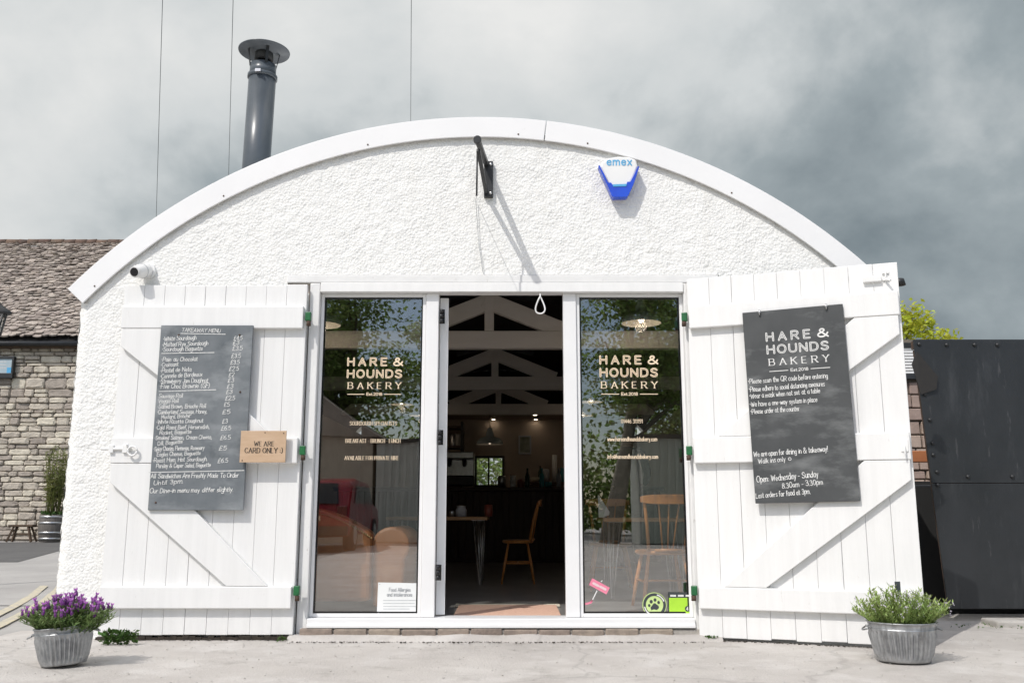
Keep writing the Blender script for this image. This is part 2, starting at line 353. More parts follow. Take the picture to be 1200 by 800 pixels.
M['limepale'] = pm('pale_lime_print', (.62, .78, .32), None, 8, .5)
M['navy'] = pm('charcoal_print', (.05, .06, .065), None, 8, .5)
M['barrel'] = pm('grey_oak_barrel', (.16, .145, .13), (.10, .09, .08), 5, .8, .3, 30, stretch=(6, 6, .6))
M['bench_wood'] = pm('dark_bench_wood', (.10, .065, .04), (.06, .04, .025), 6, .8, .2, 30)
M['orange_wood'] = pm('orange_timber', (.42, .16, .06), (.34, .12, .045), 5, .7)
M['crate_grey'] = pm('pale_grey_plastic', (.50, .52, .56), None, 4, .4)
M['red_paint'] = pm('red_car_paint', (.30, .012, .03), None, 4, .2)
M['tyre'] = pm('tyre', (.02, .02, .02), None, 4, .8)
M['car_glass'] = pm('car_glass', (.01, .012, .014), None, 4, .05)
M['shed'] = pm('grey_corrugated_sheet', (.58, .60, .57), (.50, .52, .49), 2, .6, .1, 10)
M['bark'] = pm('bark', (.12, .095, .07), (.075, .06, .045), 8, .95, .8, 30)
M['palebark'] = pm('pale_bark', (.34, .31, .26), (.24, .22, .18), 8, .95, .6, 30)
M['leaf_lav'] = leafmat('lavender_leaf', (.19, .27, .09), (.13, .20, .06), .35)
M['leaf_reb'] = leafmat('bright_grey_green_leaf', (.33, .42, .13), (.23, .32, .09), .35)
M['purple'] = leafmat('purple_flower', (.30, .075, .36), (.18, .045, .24), .35, .25)
M['bract'] = leafmat('pink_purple_bract', (.55, .24, .60), (.42, .15, .50), .25, .35)
M['whiteflower'] = leafmat('pale_lilac_flower', (.66, .62, .68), (.55, .50, .60), .2)
M['leaf_weed'] = leafmat('dark_weed_leaf', (.075, .15, .03), (.05, .10, .02), .35)
M['leaf_bamboo'] = leafmat('bamboo_leaf', (.20, .21, .055), (.13, .15, .04), .35)
M['leaf_spring'] = leafmat('spring_leaf', (.54, .55, .06), (.38, .43, .045), .3, .5)
M['leaf_tree'] = leafmat('mid_green_leaf', (.28, .36, .11), (.18, .26, .07), .45, .55)
M['skin'] = pm('skin', (.55, .36, .27), None, 6, .5)
M['jumper'] = pm('black_jumper', (.014, .014, .016), None, 20, .9, .3, 90)
M['trousers'] = pm('dark_trousers', (.02, .022, .03), None, 20, .85)
M['hair'] = pm('dark_brown_hair', (.028, .017, .011), None, 30, .5, stretch=(6, 6, 1))

# ------------------------------------------------------------------ lettering: a stroke alphabet (cap height 10, x-height 6)
GL = {
'A':(7,"0,0 3.5,10 7,0;1.2,3.4 5.8,3.4"),'B':(6.4,"0,0 0,10;~0,10 4,10 5.6,8.7 5.4,6.6 4,5.4 0,5.3;~0,5.3 4.5,5.2 6.2,3.8 6.2,1.6 4.5,.1 0,0"),
'C':(6.4,"~6.2,8.2 4.8,9.8 2.5,9.8 .6,7.8 0,5 .6,2.2 2.5,.2 4.8,.2 6.2,1.8"),'D':(6.6,"0,0 0,10;~0,10 3.5,9.9 5.8,8.4 6.6,5 5.8,1.6 3.5,.1 0,0"),
'E':(5.4,"5.4,10 0,10 0,0 5.4,0;0,5.2 4.6,5.2"),'F':(5.2,"5.2,10 0,10 0,0;0,5.2 4.4,5.2"),
'G':(6.6,"~6.2,8.2 4.8,9.8 2.5,9.8 .6,7.8 0,5 .6,2.2 2.5,.2 4.8,.2 6.4,1.6;6.4,1.4 6.4,4.6 3.9,4.6"),'H':(6.4,"0,0 0,10;6.4,0 6.4,10;0,5.2 6.4,5.2"),
'I':(.6,".3,0 .3,10"),'J':(4,"~4,10 4,3 3.2,.7 1.6,0 0,1.4"),'K':(6.2,"0,0 0,10;6,10 0,4.6;2,6.2 6.2,0"),'L':(5,"0,10 0,0 5,0"),
'M':(8,"0,0 .6,10 4,3 7.4,10 8,0"),'N':(6.4,"0,0 0,10 6.4,0 6.4,10"),'O':(7.4,"~3.7,10 1.2,8.8 0,5 1.2,1.2 3.7,0 6.2,1.2 7.4,5 6.2,8.8 3.7,10"),
'P':(6,"0,0 0,10;~0,10 4,10 6,8.8 6,6.2 4,4.8 0,4.7"),'Q':(7.4,"~3.7,10 1.2,8.8 0,5 1.2,1.2 3.7,0 6.2,1.2 7.4,5 6.2,8.8 3.7,10;4.6,2.4 7.4,-.8"),
'R':(6.4,"0,0 0,10;~0,10 4,10 5.8,8.9 5.8,6.4 4,5 0,4.9;3,4.9 6.4,0"),'S':(6,"~5.7,8.4 4.2,9.9 1.8,9.8 .4,8 1.2,6 4.6,4.4 5.9,2.4 4.6,.4 2,.1 0,1.7"),
'T':(6.6,"0,10 6.6,10;3.3,10 3.3,0"),'U':(6.4,"~0,10 0,3.4 1,.9 3.2,0 5.4,.9 6.4,3.4 6.4,10"),'V':(6.8,"0,10 3.4,0 6.8,10"),'W':(9,"0,10 2.2,0 4.5,8 6.8,0 9,10"),
'X':(6.4,"0,0 6.4,10;0,10 6.4,0"),'Y':(6.6,"0,10 3.3,5 6.6,10;3.3,5 3.3,0"),'Z':(6,"0,10 6,10 0,0 6,0"),
'a':(4.6,"~4.1,5 2.8,6 1,5.4 .1,3 .9,.7 2.4,.2 3.8,1.6 4.2,5.6;~4.2,5.8 4.1,1.4 4.9,.1"),'b':(4.4,"0,10 0,0;~0,3.5 1.4,5.8 3.2,5.8 4.4,3.4 3.6,.8 1.8,0 0,1.2"),
'c':(4,"~4,5 2.6,6 .9,5.4 0,3 .9,.6 2.6,.1 4,1.1"),'d':(4.6,"4.4,10 4.4,0;~4.4,4.6 2.8,6 1,5.4 0,3 .9,.5 2.6,.1 4.4,2"),
'e':(4.2,"~.2,3.2 4,3.4 3.8,5.2 2.3,6 .7,5.2 0,3 .9,.6 2.6,.1 4.2,1.2"),'f':(3.2,"~3.4,9 2.4,10 1.4,9 1.2,6 1.2,0;0,6 3,6"),
'g':(4.4,"~4.2,5 2.8,6 1,5.4 0,3.2 .9,1 2.6,.6 4.2,2.4;~4.3,6 4.3,-1.6 3,-3.2 1.2,-3 .2,-2"),'h':(4.2,"0,10 0,0;~0,3.6 1.4,5.8 3.2,5.8 4.1,4 4.1,0"),
'i':(.8,".4,6 .4,0;.4,8 .5,8.4"),'j':(2,"~1.6,6 1.6,-1.6 .8,-3 -.4,-2.4;1.6,8 1.7,8.4"),'k':(4,"0,10 0,0;3.8,6 0,2.4;1.2,3.4 4,0"),'l':(1,"~.3,10 .3,1.2 1,.1"),
'm':(6.8,"0,6 0,0;~0,4 1.2,5.9 2.8,5.6 3.3,4 3.3,0;~3.3,4 4.6,5.9 6.1,5.6 6.7,4 6.7,0"),'n':(4.2,"0,6 0,0;~0,3.8 1.4,5.9 3.2,5.8 4.1,4 4.1,0"),
'o':(4.4,"~2.2,6 .6,5.2 0,3 .6,.8 2.2,0 3.8,.8 4.4,3 3.8,5.2 2.2,6"),'p':(4.4,"0,6 0,-3.4;~0,3.6 1.4,5.9 3.2,5.8 4.4,3.4 3.6,.8 1.8,0 0,1.4"),
'q':(4.4,"4.3,6 4.3,-3.4;~4.3,4.6 2.8,6 1,5.4 0,3 .9,.5 2.6,.1 4.3,2"),'r':(3,"0,6 0,0;~0,3.6 1,5.4 3,5.8"),'s':(3.6,"~3.4,5.2 2,6 .5,5.2 .6,3.9 2.8,2.7 3.5,1.4 2.2,.1 0,.8"),
't':(3,"~1.2,9 1.2,1.4 2,.1 3,.5;0,6 2.8,6"),'u':(4.2,"~0,6 0,1.8 1,.2 2.6,.2 4.1,2;4.1,6 4.1,0"),'v':(4.2,"0,6 2.1,0 4.2,6"),'w':(6.2,"0,6 1.5,0 3.1,5 4.7,0 6.2,6"),
'x':(4,"0,0 4,6;0,6 4,0"),'y':(4.2,"0,6 2.1,.4;4.2,6 1,-3.4"),'z':(3.8,"0,6 3.8,6 0,0 3.8,0"),
'0':(5.4,"~2.7,10 .8,8.6 0,5 .8,1.4 2.7,0 4.6,1.4 5.4,5 4.6,8.6 2.7,10"),'1':(2.6,".2,8 2,10 2,0"),'2':(5,"~.2,7.8 1.2,9.7 3.4,9.8 4.8,8 4,5.4 0,0;0,0 5,0"),
'3':(5,"~.3,8.8 2,10 4.2,9.2 4.4,6.8 2,5.3;~2,5.3 4.8,4.4 5,1.6 3,0 0,1"),'4':(5.2,"4,0 4,10 0,3 5.2,3"),'5':(5,"4.6,10 .8,10 .5,5.6;~.5,5.6 3,6.3 5,4.4 4.8,1.6 2.6,0 0,1"),
'6':(5,"~4.4,9.6 1.6,7.6 .2,3.6 1,.8 2.8,0 4.8,1.4 4.8,4.2 2.8,5.4 .4,3.6"),'7':(5,"0,10 5,10 1.6,0"),'8':(5,"~2.5,5.3 .6,6.6 .6,9 2.5,10 4.4,9 4.4,6.6 2.5,5.3 .2,3.8 .2,1.2 2.5,0 4.8,1.2 4.8,3.8 2.5,5.3"),
'9':(5,"~4.7,6.4 2.4,4.6 .2,6 .4,9 2.5,10 4.6,9 4.7,5 3.6,1 1,0"),
'&':(7.6,"~7.4,0 3.4,5 1.6,7.6 2.4,9.8 4.2,9.6 4.6,7.8 3,5.8 .6,4 .2,1.6 2,0 4.6,.6 6.4,3 7.2,5"),
'£':(5.2,"~5,8.6 3.4,10 1.6,8.6 1.6,4 .2,.2;.2,.2 5,.2;.2,5 4,5"),'.':(.8,".3,0 .4,.3"),',':(1,".6,.6 .1,-1.6"),"'":(.8,".4,10 .3,7.6"),'-':(3.4,".3,4 3.1,4"),
':':(.8,".3,1 .4,1.3;.3,5 .4,5.3"),'!':(.8,".4,10 .4,3;.4,.2 .4,.4"),'(':(2.2,"~2.2,10.6 .4,8 .2,2.6 2,-1"),')':(2.2,"~0,10.6 1.8,8 2,2.6 .2,-1"),
'*':(2,".4,4.4 1.4,5"),'~':(2.2,"0,6.4 2,4.6"),'_':(6,"0,0 6,0"),'@':(7,"~4.8,4.6 3.6,5.6 2.2,4.6 2.2,2.8 3.4,2 4.8,3;~4.8,5.6 4.9,2.6 6.2,2.4 6.9,5 5.6,8 3,8.6 .8,6.8 .2,3.6 1.6,.6 4,-.4 6,.4"),
}
def _catmull(p, sub=4):
    q = [p[0]] + p + [p[-1]]
    if p[0] == p[-1]: q = [p[-2]] + p + [p[1]]
    o = []
    for i in range(1, len(q) - 2):
        a, b, c, d = q[i - 1], q[i], q[i + 1], q[i + 2]
        for k in range(sub):
            t = k / sub
            o.append(tuple(.5 * (2 * b[j] + (c[j] - a[j]) * t + (2 * a[j] - 5 * b[j] + 4 * c[j] - d[j]) * t * t + (3 * b[j] - a[j] - 3 * c[j] + d[j]) * t ** 3) for j in (0, 1)))
    return o + [p[-1]]
def glyph(ch):
    adv, s = GL[ch]; st = []
    for part in s.split(';'):
        sm = part.startswith('~'); pts = [tuple(float(c) for c in q.split(',')) for q in part.lstrip('~').split()]
        st.append((_catmull(pts) if sm else pts, sm))
    return adv, st
def text_width(s, space=1.6, wordsp=4.0):
    return sum((wordsp if c == ' ' else GL[c][0] + space) for c in s) - space
class Lettering:
    """flat strokes laid on a plane given by an origin, a right and an up direction and the outward normal"""
    def __init__(s, o, u, v, n): s.o, s.u, s.v, s.n = Vector(o), Vector(u), Vector(v), Vector(n); s.mb = MB(); s.k = 0
    def pt(s, x, y, z): return s.o + s.u * x + s.v * y + s.n * z
    def cap(s, a, b, w, rnd=True):
        dx, dy = b[0] - a[0], b[1] - a[1]; l = math.hypot(dx, dy)
        if l < 1e-7: dx, dy, l = 1e-4, 0, 1e-4
        dx /= l; dy /= l; nx, ny = -dy, dx; r = w / 2; z = .0012 + (s.k % 60) * .000018; s.k += 1
        P = []
        if rnd:
            for c, sg in ((b, 1), (a, -1)):
                for k in range(5):
                    t = math.pi * (k / 4 - .5)
                    P.append((c[0] + sg * (dx * math.cos(t) + nx * math.sin(t)) * r, c[1] + sg * (dy * math.cos(t) + ny * math.sin(t)) * r))
        else:
            P = [(a[0] - nx * r, a[1] - ny * r), (b[0] - nx * r, b[1] - ny * r), (b[0] + nx * r, b[1] + ny * r), (a[0] + nx * r, a[1] + ny * r)]
        s.mb.add([s.pt(x, y, z) for x, y in P], [list(range(len(P)))])
    def poly(s, P):
        z = .0012 + (s.k % 60) * .000018; s.k += 1
        s.mb.add([s.pt(x, y, z) for x, y in P], [list(range(len(P)))])
    def disc(s, c, r, n=20, sx=1.0): s.poly([(c[0] + sx * r * math.cos(2 * math.pi * k / n), c[1] + r * math.sin(2 * math.pi * k / n)) for k in range(n)])
    def ring(s, c, r0, r1, n=40, a0=0, a1=360):
        z = .0012 + (s.k % 60) * .000018; s.k += 1; vs = []; m = max(2, int(n * (a1 - a0) / 360))
        for k in range(m + 1):
            a = R(a0 + (a1 - a0) * k / m)
            vs += [s.pt(c[0] + r0 * math.cos(a), c[1] + r0 * math.sin(a), z), s.pt(c[0] + r1 * math.cos(a), c[1] + r1 * math.sin(a), z)]
        s.mb.add(vs, [(2 * k, 2 * k + 1, 2 * k + 3, 2 * k + 2) for k in range(m)])
    def write(s, txt, x, y, h, w=None, thick=.12, ang=0.0, jit=0.0, slant=0.0, serif=False, contrast=False, space=1.6, wordsp=4.0, rnd=True, rsd=None):
        """baseline start (x, y), cap height h, optional fitted total width w"""
        rg = random.Random(rsd if rsd is not None else sum(map(ord, txt)))
        k = h / 10; tw = text_width(txt, space, wordsp) * k; kx = k * (w / tw if w else 1)
        ca, sa = math.cos(ang), math.sin(ang); cx = 0.0
        for ch in txt:
            if ch == ' ': cx += wordsp * (1 + rg.uniform(-.2, .2) * bool(jit)); continue
            adv, st = glyph(ch)
            jy = rg.uniform(-1, 1) * jit; js = 1 + rg.uniform(-.08, .08) * bool(jit); jr = rg.uniform(-.05, .05) * bool(jit)
            def tr(p):
                gx, gy = p[0] * js, p[1] * js + jy
                gx += slant * gy - jr * gy
                X, Y = (cx + gx) * kx, gy * k
                return (x + X * ca - Y * sa, y + X * sa + Y * ca)
            for pts, sm in st:
                q = [tr(p) for p in pts]
                for a, b in zip(q, q[1:]):
                    t = thick * h
                    if contrast:
                        d = math.hypot(b[0] - a[0], b[1] - a[1]) or 1
                        t *= .42 + .58 * abs((b[1] - a[1]) / d)
                    s.cap(a, b, t, rnd)
                if serif:
                    for p, p2 in ((pts[0], pts[1]), (pts[-1], pts[-2])):
                        if min(abs(p[1]), abs(p[1] - 10), abs(p[1] - 6) if ch.islower() else 9) < .05 and abs(p2[1] - p[1]) > abs(p2[0] - p[0]) * .8 and not (sm and ch not in 'U'):
                            s.cap(tr((p[0] - 1.25, p[1])), tr((p[0] + 1.25, p[1])), thick * h * .5, False)
            cx += adv + space
    def build(s, name, mat, parent): return s.mb.build(name, mat, parent, fixn=False)
def logo(o, u, v, n, box, parent, mat, inline_mat):
    """shop logo: box = (x0, y0, width) with y0 the top of the first line; returns after adding lettering parts"""
    L = Lettering(o, u, v, n); I = Lettering(o + n * .0012, u, v, n)
    x0, y0, w = box; h1 = w * .128
    for txt, yy, hh, ww, xx in (('HARE', y0 - w * .146, h1, w * .68, x0), ('&', y0 - w * .146, h1, w * .16, x0 + w * .81), ('HOUNDS', y0 - w * .36, h1, w * .95, x0)):
        L.write(txt, xx + w * .025, yy, hh, ww, .245 if txt != '&' else .2, space=5.6 if txt == 'HARE' else 3.6)
        if txt != '&': I.write(txt, xx + w * .025, yy, hh, ww, .05, space=5.6 if txt == 'HARE' else 3.6)
    L.write('BAKERY', x0 + w * .04, y0 - w * .56, w * .108, w * .93, .16, serif=True, contrast=True, space=6.5, rnd=False)
    yl = y0 - w * .66
    L.cap((x0 + w * .03, yl), (x0 + w * .33, yl), w * .012, False); L.cap((x0 + w * .68, yl), (x0 + w * .98, yl), w * .012, False)
    L.write('Est.2018', x0 + w * .37, yl - w * .02, w * .045, w * .27, .2)
    L.build('lettering', mat, parent); I.build('letter_inline', inline_mat, parent)

# ================================================================== THE SETTING
def sheet(name, poly, z, mat, res=None, amp=0.0):
    mb = MB()
    if res is None:
        mb.add([(x, y, z) for x, y in poly], [list(range(len(poly)))])
    else:
        x0, x1, y0, y1 = poly; nx, ny = int((x1 - x0) / res), int((y1 - y0) / res)
        vs = [(x0 + (x1 - x0) * i / nx, y0 + (y1 - y0) * j / ny, 0) for j in range(ny + 1) for i in range(nx + 1)]
        vs = [(x, y, z + amp * (noise.noise((x * 2, y * 2, 0)) + .6 * noise.noise((x * 7, y * 7, 4)))) for x, y, _ in vs]
        mb.add(vs, [(j * (nx + 1) + i, j * (nx + 1) + i + 1, (j + 1) * (nx + 1) + i + 1, (j + 1) * (nx + 1) + i) for j in range(ny) for i in range(nx)], True)
    return mb.build(name, mat, kind='structure', fixn=False)
sheet('ground', [(-400, -400), (400, -400), (400, 400), (-400, 400)], -.030, M['field'])
sheet('road', [(-60, -40), (40, -40), (40, 60), (-60, 60)], -.022, M['asphalt'])
sheet('forecourt', (-3.38, 6.0, -5.6, 0.42), -.004, M['concrete'], .045, .005)
sheet('forecourt', [(-3.38, -15.5), (8, -15.5), (8, -5.602), (-3.38, -5.602)], -.004, M['concrete'])
m = MB(); rg = random.Random(31)
for k in range(1100):
    x, y = rg.uniform(-3.3, 3.4), -rg.random() ** 1.6 * 1.9 - .02
    r_ = rg.choice((.002, .0025, .003, .0045)) * rg.uniform(.7, 1.2)
    m.ball((x, y, .001), r_, 5, 3, (1.3, 1, .5))
tag(m.build('grit', M['kerb'], None, fixn=False), 'loose grit and tiny stones scattered over the forecourt concrete', 'grit')['kind'] = 'stuff'
m = MB()
for k in range(900):
    x = rg.uniform(-2.66, 2.44); yb = -.06 if x < -1.39 else (-.17 if x < 1.2 else -.05 - (x - 1.2) * .358)
    r_ = rg.choice((.002, .003, .004, .006)) * rg.uniform(.7, 1.2); m.ball((x, yb - abs(rg.gauss(0, .022)), .002), r_, 5, 3, (1.4, 1, .5))
tag(m.build('debris', M['earth'], None, fixn=False), 'dark crumbs of soil and dead leaf collected along the foot of the doors', 'debris')['kind'] = 'stuff'
sheet('yard', [(2.3, .42), (9, .42), (9, 14), (2.3, 14)], -.008, M['concrete'])
sheet('side_road', [(-40, 7.2), (-8.2, 9.4), (-9.6, 13.6), (-6, 19.2), (-40, 19.2)], -.016, M['asphalt_dark'])
sheet('pavement_patch', [(-9.5, 2.5), (-3.2, 2.2), (-3.2, 3.5), (-9.5, 3.9)], -.016, M['asphalt_dark' if False else 'asphalt'])
for k in (0, 1):
    mb = MB(); pts = []
    for i in range(30):
        y = -1.4 + i * .2; x = -3.52 - .095 * k * 2 - max(0, y) * .26 - max(0, y) ** 2 * .02 + .012 * noise.noise((0, y * 2, k))
        pts.append((x, y))
    mb.add([(x + sx * .045, y, -.010) for x, y in pts for sx in (-1, 1)], [(2 * i, 2 * i + 1, 2 * i + 3, 2 * i + 2) for i in range(29)])
    mb.build('road_marking', M['yellow'], kind='structure', fixn=False)

# ================================================================== THE BAKERY
B = thing('bakery_building', 'white roughcast barn shop with a shallow curved roof and glazed front', 'building', (-.22, 0, 0))
XC, ZC, RI, RO = -.22, -.258, 3.67, 3.82
XL, XR, DEPTH = -2.985, 2.515, 11.2
OX0, OX1, OZ1 = -1.395, 1.262, 2.412            # the doorway through the front wall
def arc_z(x, r): return ZC + math.sqrt(max(0, r * r - (x - XC) ** 2))
# front wall: a real pebbly surface, opening left out
def rough(x, z, s=1.0):
    p = Vector((x, 7.3 * s, z))
    a = noise.noise(p * 40) * .40 + noise.noise(p * 17) * .40 + noise.noise(p * 4) * .35
    return -.0085 * a * (.75 + .6 * noise.noise(p * 3.1))
st = .0095
nx, nz = int((XR - XL) / st), int(3.46 / st)
vid = {}; mb = MB(); vs = []
def gv(i, j):
    k = (i, j)
    if k not in vid:
        x = XL + i * st; z = -.02 + j * st
        edge = min(1.0, abs(z - OZ1) / .03) if OX0 - .2 < x < OX1 + .2 else 1.0
        y = rough(x, z) * (.5 + .5 * edge) + .004
        if z > .0 and x < XL + .08: y += (1 - (x - XL) / .08) ** 2 * .045
        xx = x + (.012 * noise.noise((0, 1, z * 9)) + .008 * noise.noise((0, 4, z * 25)) if i == 0 else 0)
        vid[k] = len(vs); vs.append((xx, y, z))
    return vid[k]
fs = []
for j in range(nz):
    z = -.02 + (j + .5) * st
    for i in range(nx):
        x = XL + (i + .5) * st
        if z > arc_z(x, RI + .06): continue
        if OX0 - .17 * (z > 2.28 and x < 0) < x < OX1 + .17 * (z > 2.28) and z < OZ1 and not (z > 2.29 and (x < OX0 - .16)): continue
        fs.append((gv(i, j), gv(i + 1, j), gv(i + 1, j + 1), gv(i, j + 1)))
mb.add(vs, fs, True)
mb.build('front_wall', M['roughcast'], B, fixn=False)
# side walls and the thickness of the front wall around the opening
for x, sg in ((XL, -1), (XR, 1)):
    mb = MB(); n = 150; nzs = 60; top = arc_z(x, RI) + .03
    vs = [(x + sg * (.0 + .012 * noise.noise((y_ * 14, 3, z_ * 14)) + .008 * noise.noise((y_ * 32, 3, z_ * 32))) * (1 if a else 0), y_ + .045, z_) for a in range(n + 1) for b_ in range(nzs + 1) for y_, z_ in [((a / n) ** 1.6 * DEPTH, -.02 + b_ / nzs * (top + .02))]]
    mb.add(vs, [(a * (nzs + 1) + b_, (a + 1) * (nzs + 1) + b_, (a + 1) * (nzs + 1) + b_ + 1, a * (nzs + 1) + b_ + 1) for a in range(n) for b_ in range(nzs)], True)
    mb.build('side_wall', M['roughcast'], B, fixn=False)
mb = MB()
mb.box(XL + .05, OX0 - .01, .03, .24, -.02, 2.40); mb.box(OX1 + .01, XR - .05, .03, .24, -.02, 2.40)
prof = [(XL + .05, 2.405)] + [(x, arc_z(x, RI) - .01) for x in [XL + .05 + (XR - XL - .1) * i / 40 for i in range(41)] if arc_z(x, RI) > 2.43] + [(XR - .05, 2.405)]
mb.prism(prof, .03, .24)
for x in (XL + .02, XR - .2): mb.box(x, x + .18, .245, DEPTH, -.02, 2.2)
mb.build('inner_wall', M['inner_wall'], B)
# back wall with a hatch to the garden behind
mb = MB(); hx0, hx1, hz0, hz1 = -.68, -.14, 1.24, 1.80
mb.box(XL + .22, hx0, 10.6, 10.8, 0, 2.62); mb.box(hx1, XR - .22, 10.6, 10.8, 0, 2.62)
mb.box(hx0, hx1, 10.6, 10.8, 0, hz0); mb.box(hx0, hx1, 10.6, 10.8, hz1, 2.62)
mb.build('back_wall', M['back_wall'], B)
prof = [(XL + .22, 2.64)] + [(x, arc_z(x, RI) - .03) for x in [XL + .22 + (XR - XL - .44) * i / 30 for i in range(31)] if arc_z(x, RI) > 2.7] + [(XR - .22, 2.64)]
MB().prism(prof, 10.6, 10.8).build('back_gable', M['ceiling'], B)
MB().box(XL + .22, XR - .22, 8.9, 10.58, 2.46, 2.54).build('lowered_ceiling', M['back_wall'], B)
mb = MB()
for a, b_ in ((hx0, hx0 + .04), (hx1 - .04, hx1)): mb.box(a, b_, 10.57, 10.63, hz0, hz1)
mb.box(hx0 + .04, hx1 - .04, 10.57, 10.63, hz0, hz0 + .04); mb.box(hx0 + .04, hx1 - .04, 10.57, 10.63, hz1 - .04, hz1); mb.box(-.44, -.41, 10.58, 10.62, hz0 + .04, hz1 - .04)
bw = mb.build('back_window', M['iron'], B)
MB().box(hx0 + .04, hx1 - .04, 10.60, 10.606, hz0 + .04, hz1 - .04).build('pane', M['glass'], bw)
MB().box(XL + .2, XR - .2, .2, 10.6, .02, .09).build('interior_floor', M['floor'], B)
# arched roof: dark lining inside, sheet metal outside
angs = [i / 72 for i in range(73)]
a0 = math.acos((XR + .30 - XC) / RO)
def arch(r0, r1, y0, y1, a_lo, a_hi, n=72):
    m = MB(); vs = []
    for i in range(n + 1):
        a = a_lo + (a_hi - a_lo) * i / n
        for r in (r0, r1):
            for y in (y0, y1): vs.append((XC + r * math.cos(a), y, ZC + r * math.sin(a)))
    fs = []
    for i in range(n):
        b = i * 4
        for p, q in ((0, 1), (3, 2), (2, 0), (1, 3)): fs.append((b + p, b + q, b + 4 + q, b + 4 + p))
    fs += [(0, 2, 3, 1), (n * 4, n * 4 + 1, n * 4 + 3, n * 4 + 2)]
    return m.add(vs, fs)
aL = math.radians(180) - math.asin((2.245 - ZC) / 3.745)
aL_full, aR_full = math.pi - .735, .735
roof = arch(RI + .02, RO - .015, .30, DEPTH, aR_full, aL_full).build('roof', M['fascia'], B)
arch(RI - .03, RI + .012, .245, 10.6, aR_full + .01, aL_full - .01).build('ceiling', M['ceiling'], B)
# white sheet fascia bent along the front arch, in two lengths, with its turned top edge
seam = math.acos((.247 - XC) / RO)
for lo, hi in ((aR_full, seam - .0009), (seam + .0009, aL_full)):
    n = 60; m = arch(RI, RO, -.030, -.014, lo, hi, n)
    fa = m.build('arch_fascia', M['fascia'], B, bevel=.003)
    arch(RO - .012, RO + .002, -.013, .31, lo, hi, n).build('top_flange', M['fascia'], fa)
    arch(RI + .015, RI + .03, -.012, .02, lo, hi, n).build('soffit', M['joint'], fa)
    k = lo + .05
    while k < hi:
        MB().ball((XC + (RI + .028) * math.cos(k), -.032, ZC + (RI + .028) * math.sin(k)), .0062, 8, 5, (1, .6, 1)).build('screw', M['rust'], fa)
        k += .29
# door surround
mb = MB(); mb.box(OX0 - .16, OX1 + .165, -.012, .10, 2.352, 2.408)
mb.build('lintel', M['jamb_paint'], B, bevel=.006)
mb = MB(); mb.box(-1.318, 1.178, -.022, .09, 2.285, 2.349)
mb.build('head_rail', M['white_paint'], B, bevel=.004)
for x0, x1 in ((OX0 + .004, -1.322), (1.180, OX1 - .004)):
    mb = MB(); mb.box(x0, x1, -.012, .12, .012, 2.349); mb.build('door_jamb', M['jamb_paint'], B, bevel=.006)
mb = MB(); mb.box(-1.319, 1.178, -.032, .16, .070, .126); mb.box(-1.319, 1.178, -.045, -.03, .068, .092)
mb.build('sill', M['upvc'], B, bevel=.005)
mb = MB(); x = -1.36
for k in range(11):
    wd = .222 + random.uniform(-.012, .012); x2 = min(x + wd, 1.21)
    if x2 - x > .05:
        mb.box(x, x2 - .012, -.052 + random.uniform(-.008, .008), .10, -.03, .062 + random.uniform(-.004, .004))
    x = x2
mb.build('brick_course', M['brick'], B, bevel=.008)
MB().box(-1.36, 1.21, -.03, .09, -.03, .058).build('mortar_bed', M['mortar'], B)
# mortar apron worked up against the step
mb = MB(); pts = []
for i in range(61):
    x = -1.42 + i * 2.75 / 60; d = .10 + .05 * noise.noise((x * 3, 0, 0)) + .02 * noise.noise((x * 11, 2, 0)); hgt = .030 + .012 * noise.noise((x * 5, 5, 0))
    pts.append((x, d, hgt))
vs = []
for x, d, hgt in pts: vs += [(x, -.03, hgt), (x, -.055 - d * .5, hgt * .75), (x, -.055 - d, -.012)]
mb.add(vs, [(i * 3 + k, i * 3 + k + 1, i * 3 + k + 4, i * 3 + k + 3) for i in range(60) for k in (0, 1)], True)
mb.build('mortar_apron', M['concrete'], B, fixn=False)

# fixed windows either side and the frame they share
def frame(x0, x1, z0, z1, wd, y0, y1):
    m = MB(); m.box(x0, x0 + wd, y0, y1, z0, z1); m.box(x1 - wd, x1, y0, y1, z0, z1)
    m.box(x0 + wd, x1 - wd, y0, y1, z0, z0 + wd); m.box(x0 + wd, x1 - wd, y0, y1, z1 - wd, z1); return m
X3, Z3 = Vector((1, 0, 0)), Vector((0, 0, 1)); NY = Vector((0, -1, 0))
def window(x0, x1):
    wdw = frame(x0, x1, .128, 2.283, .022, .035, .085).build('window', M['upvc'], B, bevel=.003)
    MB().box(x0 + .022, x1 - .022, .055, .061, .15, 2.261).build('pane', M['glass'], wdw)
    g = frame(x0 + .023, x1 - .023, .151, 2.260, .010, .048, .054).build('gasket', M['black_gloss'], wdw)
    return wdw
win_a = window(-1.320, -.594); win_b = window(.444, 1.179)
for x0, x1 in ((-.592, -.505), (.352, .442)):
    MB().box(x0, x1, .02, .10, .128, 2.283).build('mullion', M['upvc'], B, bevel=.004)
PY = .0515
def pane_xy(px, py): p = at(px, py, PY); return p.x, p.z
for wn, bx in ((win_a, (406.5, 418.5, 472.5)), (win_b, (701.5, 416.0, 771))):
    x0, z0 = pane_xy(bx[0], bx[1]); x1, _ = pane_xy(bx[2], bx[1])
    logo(Vector((0, PY, 0)), X3, Z3, NY, (x0, z0, x1 - x0), wn, M['gold'], M['gold_dark'])
